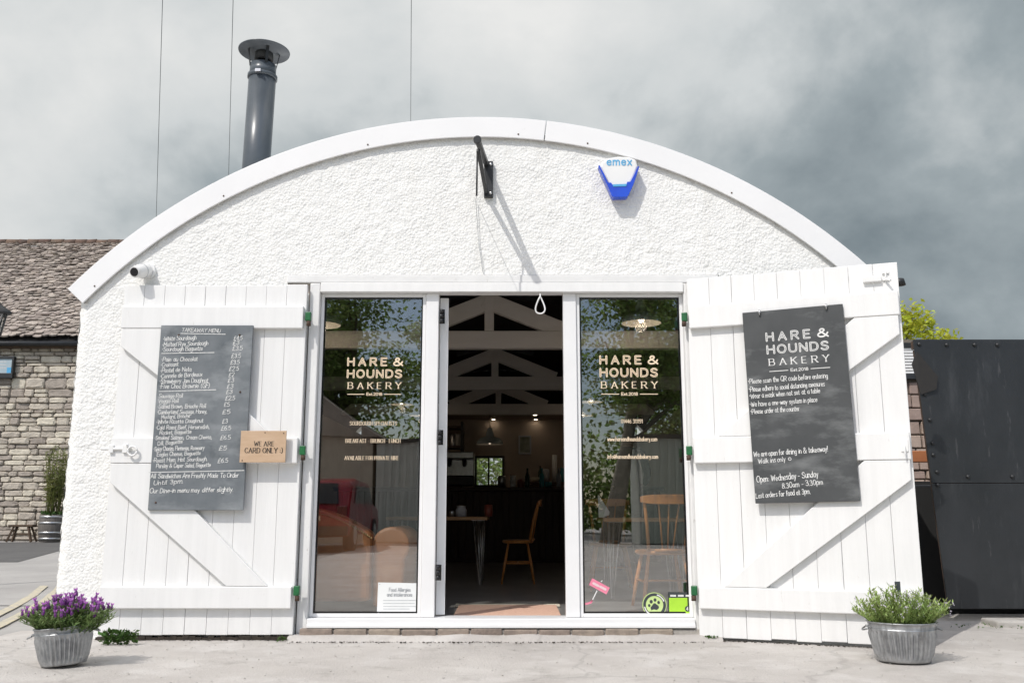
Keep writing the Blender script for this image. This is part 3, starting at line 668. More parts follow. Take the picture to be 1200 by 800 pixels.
def pane_text(wn, lines, sf=True):
    L = Lettering((0, PY, 0), X3, Z3, NY)
    for txt, xa, xb, yb, hp in lines:
        x0, z0 = pane_xy(xa, yb); x1, _ = pane_xy(xb, yb); _, z1 = pane_xy(xa, yb - hp)
        L.write(txt, x0, z0, (z1 - z0) * .86, x1 - x0, .125, serif=sf, contrast=sf, space=2.6 if sf else 1.8)
    L.build('lettering', M['gold'], wn)
pane_text(win_a, [('SOURDOUGH SPECIALISTS', 410, 465, 498, 5), ('BREAKFAST - BRUNCH - LUNCH', 405, 469, 518.5, 5), ('AVAILABLE FOR PRIVATE HIRE', 404, 467, 538.5, 5)])
pane_text(win_b, [('01446 311191', 728, 753, 495.5, 5), ('www.hareandhoundsbakery.com', 712, 770, 516.5, 5.6), ('info@hareandhoundsbakery.com', 712, 771, 537, 5.6)], False)

# the glazed door leaf, swung right back into the room, with its hinges on the edge
hx, hy = -.502, .10
D = thing('glazed_door', '', 'x'); del D['label'], D['category']; D.parent = B; D.location = Vector((hx, hy, 0)) - B.location
D.rotation_euler = (0, 0, R(94))
leafw = .80
m = frame(0, leafw, .135, 2.27, .075, -.06, 0)
MB.build(m, 'door_frame', M['upvc'], D, bevel=.004, world=False)
MB().box(.075, leafw - .075, -.033, -.027, .21, 2.195).build('pane', M['glass'], D, world=False)
MB().tube([(.76, .012, 1.02), (.76, .05, 1.02), (.64, .05, 1.02)], .010, 8).build('door_handle', M['steel'], D, world=False)
for z in (.36, 1.24, 2.07):
    m = MB(); p = Vector((-.483, .012, 0))
    m.box(-.500, -.462, .016, .030, z, z + .10)
    for k in range(3): m.tube([(-.482, .006, z + .004 + k * .034), (-.482, .006, z + .028 + k * .034)], .014, 10)
    m.build('hinge', M['black_gloss'], B)

# timber doors, opened out on green hinges
def barn_door(name, loc, rz, length, sgn, z0, z1):
    """local x runs from the hinge (0) outwards to sgn*length; the face towards the forecourt is at y < 0"""
    D = bpy.data.objects.new('barn_door', None); COL.objects.link(D); D.parent = B
    D.location = Vector(loc) - B.location; D.rotation_euler = (0, 0, rz)
    m = MB(); n = 9; wd = length / n
    for k in range(n):
        a, b = k * wd + random.choice((.0005, .0008, .0014)), (k + 1) * wd - random.choice((.0005, .0009))
        dz = random.uniform(-.004, .006); dy = random.uniform(-.0015, .0015)
        xs = sorted((sgn * a, sgn * b)); m.box(xs[0], xs[1], -.026 + dy, 0, z0 + dz, z1 + random.uniform(-.004, .004))
    bo = m.build('boards', M['door_paint'], D, bevel=.003, world=False)
    L = sgn * length
    for a, b, nm in ((2.013, 2.167, 0), (1.112, 1.28, 1), (.194, .330, 2)):
        m = MB(); xs = sorted((sgn * .012, L - sgn * .01)); m.box(xs[0], xs[1], -.068, -.0265, a, b)
        m.build('ledge', M['door_paint'], D, bevel=.006, world=False)
    for zt, zb in ((2.011, 1.282), (1.110, .332)):
        top_o, bot_o = L - sgn * .02, sgn * .17
        poly = [(top_o, zt), (top_o - sgn * .26, zt), (bot_o, zb + .0), (bot_o + sgn * .26, zb + .0), (top_o, zt - .12)]
        m = MB(); m.prism(poly, -.064, -.0268); m.build('brace', M['door_paint'], D, bevel=.004, world=False)
    # top plate where the old bolt sat
    return D
DL = barn_door('l', (-1.398, -.035, 0), 0, 1.250, -1, .030, 2.322)
PHI = math.atan2(.45, 1.256)
DR = barn_door('r', (1.205, -.030, 0), -PHI, 1.334, 1, .018, 2.362)
for dd, sg in ((DL, -1), (DR, 1)):
    L = sg * (1.25 if sg < 0 else 1.334)
    m = MB(); xs = sorted((L - sg * .10, L - sg * .21))
    if sg > 0: m.box(xs[0], xs[1], -.052, -.0268, 2.24, 2.275).build('block', M['door_paint'], dd, bevel=.004, world=False)
    for z in (2.055, 1.155, .262):
        m = MB()
        xs = sorted((sg * .0, -sg * .038)); m.box(xs[0], xs[1], -.066, -.028, z + .012, z + .072)
        m.build('hinge', M['green'], dd, bevel=.005, world=False)
        MB().tube([(-sg * .024, -.052, z - .022), (-sg * .024, -.052, z + .010)], .015, 10).build('hinge_pin', M['rust'], dd, world=False)
        MB().ball((sg * .075, -.061, z + .035), .011, 8, 5, (1, .6, 1)).build('bolt_head', M['white_paint'], dd, world=False)
        if sg > 0 and False: pass
# bolt on the left door, latch plates on the right one
m = MB(); m.tube([(-1.30, -.075, 1.205), (-1.10, -.075, 1.205)], .010, 10); m.box(-1.245, -1.215, -.085, -.0605, 1.18, 1.23); m.box(-1.155, -1.125, -.085, -.0605, 1.18, 1.23)
m.tube([(-1.12, -.075, 1.205), (-1.12, -.10, 1.235)], .008, 8)
bo = m.build('slide_bolt', M['white_paint'], DL, bevel=.002, world=False)
m = MB(); m.tube([(-1.085 + .03 * math.cos(t), -.092, 1.19 + .03 * math.sin(t)) for t in [k * math.pi / 8 for k in range(17)]], .007, 8); m.build('pull_ring', M['white_paint'], DL, world=False)
m = MB(); m.tube([(1.26, -.040, 2.24), (1.26, -.040, 2.31)], .006, 8); m.box(1.24, 1.28, -.038, -.027, 2.245, 2.262); m.box(1.24, 1.28, -.038, -.027, 2.29, 2.306); m.tube([(1.26, -.045, 2.25), (1.285, -.075, 2.235)], .007, 8)
m.build('slide_bolt', M['white_paint'], DR, bevel=.002, world=False)
m = MB(); m.box(1.27, 1.31, -.075, -.0605, 1.16, 1.235); m.tube([(1.288, -.075, 1.20), (1.288, -.10, 1.19), (1.288, -.10, 1.14)], .006, 8); m.build('catch', M['white_paint'], DR, bevel=.002, world=False)
# dark uneven strip filling the gap below the left door
m = MB(); xs = [-2.66 + i * .04 for i in range(33)]
for i in range(32):
    m.box(xs[i], xs[i + 1] - .001, -.050 - .012 * random.random(), -.01, -.02, .012 + .016 * random.random())
m.build('dark_strip', M['earth'], B)

# roof trusses
for Y in (2.5, 5.5, 8.5):
    m = MB(); zb, zt = 2.335, 2.505; hw = 2.52
    m.box(XC - hw, XC + hw, Y - .05, Y + .05, zb, zt)
    t = m.build('roof_truss', M['truss'], B, bevel=.006)
    apex = Vector((XC, Y, 2.80))
    for sg in (-1, 1):
        r = MB(); e = Vector((XC + sg * .78, Y, zt - .02)); r.bar(e, apex + Vector((-sg * .05, -.004 * sg, .02)), .08, .16, up=(0, 0, 1)); r.build('rafter', M['truss'], t, bevel=.005)
        r = MB(); r.bar((XC + sg * .10, Y + .1, 2.92), (XC + sg * .50, Y + .1, 2.82), .05, .05); r.build('purlin_strap', M['iron'], t)
    MB().box(XC - .045, XC + .045, Y - .045, Y + .045, zt + .002, 2.95).build('king_post', M['truss'], t, bevel=.005)

# flue through the roof
p0, p1 = at(299.5, 205, .75), at(307.5, 92, .75); ax = (p1 - p0).normalized(); p0 = p0 - ax * .5; rr = .108
top = p1 + ax * .0
fl = MB().tube([p0, top], rr, 32).build('flue_pipe', M['flue'], B)
def ringat(t, r0, r1, hgt): return MB().tube([p1 + ax * t, p1 + ax * (t + .004), p1 + ax * (t + hgt - .004), p1 + ax * (t + hgt)], [r0, r1, r1, r0], 32)
ringat(-.01, rr + .001, rr + .010, .035).build('clamp_band', M['flue'], fl)
MB().tube([p1 + ax * -.002, p1 + ax * .11], rr - .004, 32).build('flue_spigot', M['flue'], fl)
m = MB(); m.box(-.022, .022, -.014, .014, -.012, .012); b_ = m.build('clamp_screw', M['steel'], fl, world=False); b_.location = p1 + Vector((0, -rr - .016, .005)) - B.location
cz = p1 + ax * .235
cap = MB().lathe([(.0, .03), (.06, .028), (.155, .014), (.205, .0), (.203, -.008), (.150, .002), (.146, -.006), (.10, -.002), (.096, -.018), (.0, -.016)], cz, 40).build('cowl', M['flue'], fl)
MB().lathe([(.072, -.017), (.075, -.085), (.060, -.085), (.056, -.02)], cz, 28).build('cowl_cone', M['iron'], cap)
for k in range(4):
    a = k * math.pi / 2 + .5; MB().bar(p1 + Vector((math.cos(a) * rr * .95, math.sin(a) * rr * .95, .09)), cz + Vector((math.cos(a) * .125, math.sin(a) * .125, -.002)), .022, .005).build('cowl_strut', M['iron'], fl)

# ================================================================== THINGS ON THE FRONT
# takeaway menu board on the left door
BY = -.118
TL, TR_, BR_, BL_ = (at(x, y, BY) for x, y in ((192, 380.5), (298, 381.5), (283.5, 597), (169.5, 598)))
c = (TL + TR_ + BR_ + BL_) / 4
u = ((TR_ - TL) + (BR_ - BL_)).normalized(); v = NY.cross(u) * -1; v = u.cross(NY).normalized() * -1
v = Vector((-u.z, 0, u.x)); bw, bh = ((TR_ - TL).length + (BR_ - BL_).length) / 2, ((TL - BL_).length + (TR_ - BR_).length) / 2
MBt = thing('chalkboard', 'tall grey slate takeaway menu board hung on the left barn door', 'chalkboard', c - v * bh / 2)
m = MB(); m.M = Matrix(((u.x, 0, v.x, c.x), (0, 1, 0, BY), (u.z, 0, v.z, c.z), (0, 0, 0, 1)))
m.box(-bw / 2, bw / 2, .0005, .018, -bh / 2, bh / 2); m.build('slate', M['slate1'], MBt, bevel=.003)
for sx, sz in ((-.30, .445), (.36, .445), (.40, .13), (-.42, -.46)):
    q = c + u * sx * bw + v * sz * bh; MB().ball(q + Vector((0, -.001, 0)), .007, 8, 5, (1, .5, 1)).build('screw', M['rust'], MBt)
Lm = Lettering((0, BY, 0), u, v, NY); Lm.o = Vector((0, BY, 0))
def wr(L, txt, xa, ya, xb, yb, hp, thick=.13, jit=.35, slant=.12, plane=None, **k):
    """handwriting whose baseline runs between two points of the board"""
    P0 = on_plane(xa, ya, *plane); P1 = on_plane(xb, yb, *plane); P2 = on_plane(xa, ya - hp, *plane)
    d = P1 - P0; x0, y0 = (P0 - L.o).dot(L.u), (P0 - L.o).dot(L.v); dx, dy = d.dot(L.u), d.dot(L.v)
    L.write(txt, x0, y0, (P2 - P0).length * .80, math.hypot(dx, dy), thick, math.atan2(dy, dx), jit, slant, **k)
pl1 = (Vector((0, BY, 0)), NY)
menu = [('TAKEAWAY MENU', 213, 388.5, 258, 389.5, 5.2),
 ('*White Sourdough', 191, 399.5, 230, 397.5, 6), ('*Malted Rye Sourdough', 190, 406, 244, 404, 6), ('*Sourdough Baguette', 190, 411.5, 237, 410.5, 6),
 ('*Pain au Chocolat', 189, 423.5, 231, 422.5, 6), ('*Croissant', 188.5, 430, 209, 428.5, 6), ('*Pastel de Nata', 188, 436.5, 224, 434.5, 6), ('*Cannele de Bordeaux', 187.5, 443, 237, 440.5, 6), ('*Strawberry Jam Doughnut', 187, 449, 244, 447.5, 6), ('*Five Choc Brownie (GF)', 187, 455, 245, 454, 6.4),
 ('Sausage Roll', 186, 466, 214, 465.5, 5.6), ('Veggie Roll', 185.5, 472, 209, 471.5, 5.6), ('*Salted Brown, Brioche Roll', 184.5, 478.5, 241, 477.5, 5.8), ('*Cumberland Sausage, Honey,', 184, 485, 243, 484, 5.8), ('Mustard, Brioche', 189, 490.5, 222, 489, 5.6), ('*White Ricotta Doughnut', 183, 496.5, 238, 494.5, 5.8), ('*Cold Roast Beef, Horseradish,', 182.5, 503, 245, 502, 5.8), ('Rocket, Baguette', 187, 509, 224, 507.5, 5.6), ('*Smoked Salmon, Cream Cheese,', 181, 515, 248, 514, 5.8), ('Dill, Baguette', 185, 521.5, 214, 519, 5.6), ('*Spicy Chorizo, Parmesan, Rosemary', 180, 528, 239, 526.5, 5.8), ('Eagles Cheese, Baguette', 184, 534.5, 235, 532.5, 5.6), ('*Roast Ham, Hot Sourdough,', 179, 541.5, 242, 539.5, 5.8), ('Parsley & Caper Salad, Baguette', 183, 548, 247, 546.5, 5.8),
 ('*All Sandwiches Are Freshly Made To Order', 175, 560, 280, 559, 6.6), ('Until 3pm.', 180, 568, 214, 566, 6.4), ('*Our Dine-in menu may differ slightly.', 173.5, 577.5, 273, 575.5, 6.6)]
for t_, xa, ya, xb, yb, hp in menu: wr(Lm, t_, xa, ya, xb, yb, hp, plane=pl1, thick=.135)
for t_, xa, ya, wd in (('£4.5', 274, 398.5, 10), ('£3', 273, 404, 7), ('£3.5', 272.5, 410.5, 11.5), ('£3.5', 271, 419.5, 11), ('£3.5', 270, 427, 10.5), ('£2.5', 268.5, 434.5, 11), ('£2', 268, 441.5, 6.5), ('£3', 267, 448, 7), ('£3', 266, 455, 7), ('£3', 265, 461.5, 7), ('£2.5', 264, 469, 11), ('£5', 262.5, 476.5, 6.5), ('£5', 260.5, 485, 9), ('£3', 260.5, 496, 6), ('£6.5', 259, 504, 11.5), ('£6.5', 258, 515, 12), ('£5', 256.5, 527.5, 9), ('£6.5', 255, 542, 12)):
    wr(Lm, t_, xa, ya, xa + wd, ya - .6, 6, plane=pl1, thick=.13)
for xa, ya, xb, yb in ((212, 390.6, 264, 391.6), (189.5, 414, 251, 413), (186.5, 458.5, 253, 456.5), (174.5, 553.2, 286, 551)):
    P0, P1 = on_plane(xa, ya, *pl1), on_plane(xb, yb, *pl1)
    Lm.cap(((P0 - Lm.o).dot(u), (P0 - Lm.o).dot(v)), ((P1 - Lm.o).dot(u), (P1 - Lm.o).dot(v)), .005)
Lm.build('lettering', M['chalk'], MBt)

# plywood card-only plate
PYL = -.150
a, b_ = at(280.5, 541.5, PYL), at(335.8, 504.5, PYL)
T = thing('payment_sign', 'small plywood card payment plate overlapping the edge of the menu board', 'sign', (a.x, PYL, a.z))
m = MB(); m.box(a.x, b_.x, PYL, PYL + .009, a.z, b_.z); m.build('plate', M['ply'], T, bevel=.0015)
for fx, fz in ((.53, .94), (.06, .06), (.94, .92)): MB().ball((a.x + (b_.x - a.x) * fx, PYL - .001, a.z + (b_.z - a.z) * fz), .004, 8, 5, (1, .6, 1)).build('nail', M['rust'], T)
L = Lettering((0, PYL, 0), X3, Z3, NY)
for t_, xa, xb, yb, hp in (('WE ARE', 298, 321, 522.3, 5.2), ('CARD ONLY :)', 287, 331, 530.3, 5.6)):
    p, q, r = at(xa, yb, PYL), at(xb, yb, PYL), at(xa, yb - hp, PYL); L.write(t_, p.x, p.z, r.z - p.z, q.x - p.x, .15, serif=True, contrast=True, space=2.4)
L.build('lettering', M['ink'], T)

# shop board hung on the right door
ca, sa = math.cos(PHI), math.sin(PHI)
rn = Vector((-sa, -ca, 0)); ru = Vector((ca, -sa, 0))
rp = Vector((1.205, -.030, 0)) + rn * .092
pl2 = (rp, rn)
q4 = [on_plane(x, y, *pl2) for x, y in ((871, 366), (988.5, 356), (1007.5, 586.5), (884, 590))]
c = sum(q4, Vector()) / 4; d = ((q4[1] - q4[0]) + (q4[2] - q4[3])).normalized(); ang = math.asin(d.z)
u2 = ru * math.cos(ang) + Z3 * math.sin(ang); v2 = Z3 * math.cos(ang) - ru * math.sin(ang)
bw, bh = ((q4[1] - q4[0]).length + (q4[2] - q4[3]).length) / 2, ((q4[0] - q4[3]).length + (q4[1] - q4[2]).length) / 2
T2 = thing('chalkboard', 'black shop chalkboard with opening times hung on the right barn door', 'chalkboard', c - v2 * bh / 2)
m = MB(); m.M = Matrix(((u2.x, -rn.x, v2.x, c.x), (u2.y, -rn.y, v2.y, c.y), (u2.z, 0, v2.z, c.z), (0, 0, 0, 1)))
m.box(-bw / 2, bw / 2, .0005, .016, -bh / 2, bh / 2); m.build('slate', M['slate2'], T2, bevel=.003)
for px, py in ((890, 366), (968, 359)):
    q = on_plane(px, py, *pl2); m = MB(); m.tube([q + rn * -.03 + Z3 * .02, q + rn * .012 + Z3 * .012, q + rn * .016 - Z3 * .005, q + rn * .006 - Z3 * .022], .005, 8); m.ball(q + rn * .006, .010, 8, 5)
    m.build('hook', M['steel'], T2)
O2 = c.copy()
def b2(px, py): p = on_plane(px, py, *pl2) - O2; return p.dot(u2), p.dot(v2)
bx0, by0 = b2(896, 389.5); bx1, _ = b2(970.5, 386)
logo(O2, u2, v2, rn, (bx0, by0, bx1 - bx0), T2, M['vinyl'], M['slate2'])
L2 = Lettering(O2, u2, v2, rn)
for t_, xa, ya, xb, yb, hp in (('~Please scan the QR code before entering', 877, 449.5, 970, 442.5, 7), ('~Please adhere to social distancing measures', 878, 459, 966, 452, 7), ('~Wear a mask when not sat at a table', 878.5, 467, 961, 460, 7), ('~We have a one-way system in place', 879, 476.5, 958, 470.5, 7), ('~Please order at the counter', 880, 485, 937, 481, 7),
  ('We are open for dining in & takeaway!', 883.5, 535, 971, 528.5, 7.5), ('Walk ins only', 889, 543, 921, 540, 7), ('Open: Wednesday - Sunday', 887, 565, 959, 558, 8.5), ('8.30am - 3.30pm', 917, 572, 964, 567, 7.5), ('Last orders for food at 3pm.', 886, 583.5, 951, 578, 7.5)):
    wr(L2, t_, xa, ya, xb, yb, hp, plane=pl2, thick=.112, jit=.38, slant=.05)
x, y = b2(925.5, 537.5); L2.ring((x, y), .007, .0105, 16)
L2.build('lettering', M['chalk'], T2)

# alarm box
AY = -.075; k = (at(750, 210, AY).x - at(700, 210, AY).x) / 50.0
a0_ = at(725, 232, -.10)
T = thing('alarm_box', 'white burglar alarm box with a blue strobe under the arched gable', 'alarm', (a0_.x, -.02, a0_.z))
def ax_(px, py): p = at(px, py, AY); return (p.x, p.z)
poly = [ax_(*p) for p in ((705, 190), (703, 196), (709, 206), (716, 219), (737.5, 218), (743, 207), (747.5, 195), (745.5, 187), (738, 184), (726, 183), (713, 185))][::-1]
m = MB(); m.prism(poly, AY, -.004); body = m.build('housing', M['plastic_white'], T, bevel=.012)
poly = [ax_(*p) for p in ((701, 195), (707, 208), (712, 218.5), (716.5, 229.5), (718.5, 231.5), (734.5, 231.2), (736.5, 229), (742, 217.5), (746, 206), (749, 196), (747.8, 195), (742, 207), (738.5, 213.5), (735, 213.5), (733.5, 217.5), (718.5, 218), (716, 214.5), (712.4, 214.5), (708.5, 206), (702.5, 194))][::-1]
m = MB(); m.prism(poly, AY - .010, -.02); m.build('strobe_cover', M['blue_lens'], T, bevel=.002)
m = MB(); m.prism([ax_(*p) for p in ((717.5, 216.8), (734.5, 216.2), (733.6, 219.2), (718.5, 219.6))][::-1], AY - .014, AY - .0102); m.build('strobe_rim', M['blue_ink'], T, bevel=.002)
p, q = at(711.5, 194.6, AY), at(740, 194, AY)
L = Lettering((0, AY - .0005, 0), X3, Z3, NY); L.write('emex', p.x, p.z + .006, .058, q.x - p.x, .15, space=2.4); L.build('lettering', M['blue_ink'], T)

# CCTV camera tucked under the end of the arch
cp = at(160, 312, -.13)
T = thing('security_camera', 'small white security camera below the left end of the arch', 'camera', (cp.x, 0, cp.z))
dirv = Vector((-.20, -1, -.34)).normalized(); base = Vector((cp.x + .03, .01, cp.z + .0))
MB().tube([base, base + Vector((0, -.03, 0))], [.056, .053], 24).build('mount', M['plastic_white'], T, bevel=.004)
b0 = base + Vector((-.002, -.03, .0)); m = MB(); m.tube([b0, b0 + dirv * .02, b0 + dirv * .075, b0 + dirv * .125, b0 + dirv * .15], [.042, .049, .049, .042, .037], 24)
m.build('housing', M['plastic_white'], T)
m = MB(); m.tube([b0 + dirv * .149, b0 + dirv * .155], [.030, .028], 24); m.build('lens', M['black_gloss'], T)
MB().tube([b0 + dirv * .06, b0 + dirv * .066], .0515, 24).build('trim_ring', M['palegrey'], T)

# iron sign bracket over the door
pb = at(571, 211, -.01)
T = thing('sign_bracket', 'black iron bracket without a sign sticking out above the doorway', 'bracket', (pb.x, 0, pb.z))
z0, z1 = at(571, 231, -.02).z, at(571, 189.5, -.02).z; xc = pb.x + .005
MB().box(xc - .028, xc + .036, -.032, .02, z0, z1).build('wall_plate', M['iron'], T, bevel=.004)
for z in (z0 + .025, z1 - .025): MB().ball((xc + .02, -.035, z), .011, 10, 6, (1, .6, 1)).build('bolt_head', M['steel'], T)
tip = at(559.5, 164, -.56); xa = xc - .012
MB().bar((xa, -.033, z1 - .02), (tip.x, tip.y, tip.z), .034, .030).build('arm', M['iron'], T, bevel=.003)
MB().bar((xa, -.033, z0 + .03), (tip.x + .004, tip.y + .06, tip.z - .045), .026, .024).build('strut', M['iron'], T, bevel=.003)
MB().tube([(tip.x - .006, tip.y + .14, tip.z - .02), (tip.x - .008, tip.y + .14, tip.z - .33)], .006, 8).build('hanging_rod', M['iron'], T)
q1, q2, q3 = at(557.5, 234, -.02), at(561, 285, -.012), at(566.5, 321, -.014)
MB().tube([(tip.x - .008, tip.y + .14, tip.z - .33), q1, q2, q3], .0022, 6).build('cable', M['palegrey'], T)
MB().tube([(tip.x, tip.y - .012, tip.z), (tip.x, tip.y + .02, tip.z)], .026, 12).build('end_cap', M['iron'], T)

# loop of cord by the door head
p = at(633, 346, -.055)
T = tag(MB().tube([p + Vector((.0, 0, -.012))] + [p + Vector((.033 * math.sin(t) * (1 - .35 * math.cos(t / 1.0)) * (.55 + .45 * (1 - math.cos(t)) / 2 * 1.2), .004 * math.sin(t * 2), -.012 - .058 * (1 - math.cos(t)))) for t in [2 * math.pi * k / 36 for k in range(1, 36)]] + [p + Vector((.001, 0, -.013)), p + Vector((0, .012, .01)), p + Vector((0, .032, .012))], .0052, 8).build('pull_cord', M['plastic_white'], None, loc=p), 'loop of white cord hanging from the head of the open doorway', 'cord')
for xa_ in (617.5, 600): pass

# stickers and notices on the glass
def card(name, label, cat, pts, mat, Y=.0495, th=.0022):
    P = [at(x, y, Y) for x, y in pts]; o = sum(P, Vector()) / len(P)
    t = thing(name, label, cat, (o.x, Y, min(p.z for p in P)))
    m = MB(); m.prism([(p.x, p.z) for p in P][::-1], Y, Y + th); m.build('sheet', mat, t)
    return t
T = card('allergen_notice', 'white allergen notice stuck inside the left window at bottom right', 'notice', ((443.2, 682), (493.6, 683), (493.3, 720.8), (441.5, 720)), M['paper'])
L = Lettering((0, .0495, 0), X3, Z3, NY)
def wl(L, t_, xa, xb, yb, hp, Y, **k):
    p, q, r = at(xa, yb, Y), at(xb, yb, Y), at(xa, yb - hp, Y); L.write(t_, p.x, p.z, r.z - p.z, q.x - p.x, **k)
wl(L, 'Food Allergies', 456, 481, 692.5, 4.2, .0495, thick=.12); wl(L, 'and intolerances', 453.5, 483, 698.2, 4.2, .0495, thick=.12); L.build('lettering', M['greyink'], T)
L = Lettering((0, .0495, 0), X3, Z3, NY)
for y, a, b_ in ((703, 449, 488), (706.5, 449, 486), (710, 449, 489), (713, 449, 480)):
    p, q = at(a, y, .0495), at(b_, y, .0495); L.cap((p.x, p.z), (q.x, q.z), .004, False)
L.build('small_print', M['palegrey'], T)
for px, py in ((445, 684), (491.5, 685), (491, 718.8), (443.6, 718)):
    q = at(px, py, .049); MB().ball(q, .004, 8, 4, (1, .5, 1)).build('fixing', M['steel'], T)

T = card('pink_sticker', 'tilted pink placard sticker at the bottom left of the right window', 'sticker', ((694, 677), (714.6, 688.2), (710.6, 696), (690.2, 684.8)), M['pink'])
L = Lettering((0, .0493, 0), X3, Z3, NY)
for a, b_ in (((695.5, 683), (701, 686)), ((703.5, 687), (709.5, 690.2))):
    p, q = at(*a, .0495), at(*b_, .0495); L.cap((p.x, p.z), (q.x, q.z), .016)
L.build('pale_band', M['pinkpale'], T)
L = Lettering((0, .0515, 0), X3, Z3, NY)
for a, b_ in (((699.5, 692), (693.5, 704)), ((704.5, 681), (705.5, 680))):
    p, q = at(*a, .0495), at(*b_, .0495); L.cap((p.x, p.z), (q.x, q.z), .007)
L.build('stick', M['vinyl'], T)
L = Lettering((0, .0515, 0), X3, Z3, NY)
pts = [at(*p, .0495) for p in ((693.8, 703.5), (692.5, 705.5), (689, 706.6), (684.3, 707.5))]
for p, q in zip(pts, pts[1:]): L.cap((p.x, p.z), (q.x, q.z), .013)
L.build('foot', M['pink'], T)

# paw sticker
pc = at(767, 708.3, .0495); r = abs(at(781.2, 708, .0495).x - pc.x)
T = thing('paw_sticker', 'round lime dog welcome sticker with a paw print on the right window', 'sticker', (pc.x, .0495, pc.z - r))
m = MB(); m.prism([(pc.x + r * math.cos(2 * math.pi * k / 40), pc.z + r * math.sin(2 * math.pi * k / 40)) for k in range(40)], .0495, .0515); m.build('sheet', M['limepale'], T)
L = Lettering((pc.x, .0495, pc.z), X3, Z3, NY); L.ring((0, 0), r * .72, r * .94)
L.poly([(r * x, r * y) for x, y in ((-.28, -.42), (-.05, -.34), (.18, -.40), (.36, -.24), (.34, -.08), (.14, .06), (.05, .14), (-.08, .12), (-.18, -.02), (-.34, -.22))][::1])
for x, y, a in ((-.44, -.04, .12), (-.27, .26, .15), (.05, .40, .14), (.34, .20, .13)): L.disc((r * x, r * y), r * a, 16, .85)
L.build('paw_print', M['navy'], T)
L = Lettering((pc.x, .0488, pc.z), X3, Z3, NY)
for a0_, a1_ in ((20, 75), (190, 250)): L.ring((0, 0), r * .78, r * .88, 40, a0_, a1_)
L.build('ring_band', M['vinyl'], T)
T = card('rating_sticker', 'lime and charcoal food hygiene rating sticker in the corner of the right window', 'sticker', ((783.2, 693.6), (811.8, 693.6), (812.6, 722), (783.4, 722)), M['navy'])
m = MB(); P = [at(x, y, .0482) for x, y in ((784, 700), (811, 700), (811.3, 717), (784.3, 717))]; m.prism([(p.x, p.z) for p in P][::-1], .0482, .0492); m.build('green_panel', M['lime'], T)
L = Lettering((0, .0482, 0), X3, Z3, NY); p = at(805.8, 712.8, .0482); L.disc((p.x, p.z), .018); L.build('score_disc', M['navy'], T)
L = Lettering((0, .0472, 0), X3, Z3, NY); L.write('4', p.x - .008, p.z - .010, .021, None, .17)
p = at(784, 697.5, .0482)
for k in range(3): L.cap((p.x + .008 + k * .05, p.z), (p.x + .045 + k * .05, p.z), .012, False)
L.build('lettering', M['vinyl'], T)
m = MB(); P = [at(x, y, .0478) for x, y in ((803.5, 716), (808.8, 716), (808.5, 720.5), (803.6, 720.5))]; m.prism([(p.x, p.z) for p in P][::-1], .0478, .049); m.build('tab', M['lime'], T)

# overhead wires running from behind the shop to a pole behind the camera
for lab, a, b_ in (('leftmost of the three thin wires crossing the sky', (183.3, 247), (190.5, 0)), ('thin overhead wire just left of the black flue', (268, 202), (273.2, 0)), ('thin overhead wire meeting the top of the arch', (481.3, 140), (482, 0))):
    p, q = at(*a, 16.0), at(*b_, 9.0); d = q - p
    pts = [p - d * .35, p, q, q + d * .6]
    tag(MB().tube(pts, .0062, 6).build('overhead_wire', M['flue'], None, loc=p), lab, 'wire', 'overhead wires')

# ================================================================== PLANTERS
def tub(loc, label, rx, ry, h, rz, tilt):
    T = thing('galvanised_tub', label, 'planter', loc, rz); T.rotation_euler = (tilt[0], tilt[1], rz)
    nr = 36
    def wob(a, z): return .05 * math.cos(nr * a) * min(1, max(0, (z / h - .10) * 12)) * min(1, max(0, (.76 - z / h) * 12))
    b = .77
    prof = [(0.0, .004), (b * .97, .004), (b, .012)] + [(b + (1 - b) * (i / 14) * .93, .012 + (h * .80) * i / 14) for i in range(1, 15)] + [(.965, h * .83), (.985, h * .85), (.97, h * .875), (.985, h * .955), (1.02, h * .965), (1.03, h * .985), (1.01, h), (.975, h * .985), (.96, h * .93), (.95, h * .80)]
    m = MB(); m.lathe(prof, (0, 0, 0), 360, rx, ry, wob); m.build('body', M['galv'], T, world=False, fixn=False)
    m = MB(); m.lathe([(.0, h * .86), (.93, h * .84)], (0, 0, 0), 40, rx, ry); m.build('soil', M['earth'], T, world=False)
    for sg in (-1, 1):
        m = MB(); m.tube([(sg * (rx * 1.0 + .004 + .026 * math.sin(t)), .032 * math.cos(t), h * .86 - .006 - .012 * math.sin(t)) for t in [k * math.pi / 10 for k in range(11)]], .0045, 8, True)
        m.tube([(sg * (rx * .99), .036 * (1 if q else -1), h * .855) for q in (0, 1)], .006, 8); m.build('handle', M['galv'], T, world=False)
    return T
gl, gr = (-2.375, -1.05), (2.135, -.92)
tub((gl[0], gl[1], .004), 'galvanised tub of purple lavender on the pavement at the left corner', .146, .125, .200, R(16), (R(-2), R(-5)))
tub((gr[0], gr[1], .002), 'galvanised tub of green herbs standing before the right barn door', .182, .155, .212, R(-4), (0, 0))

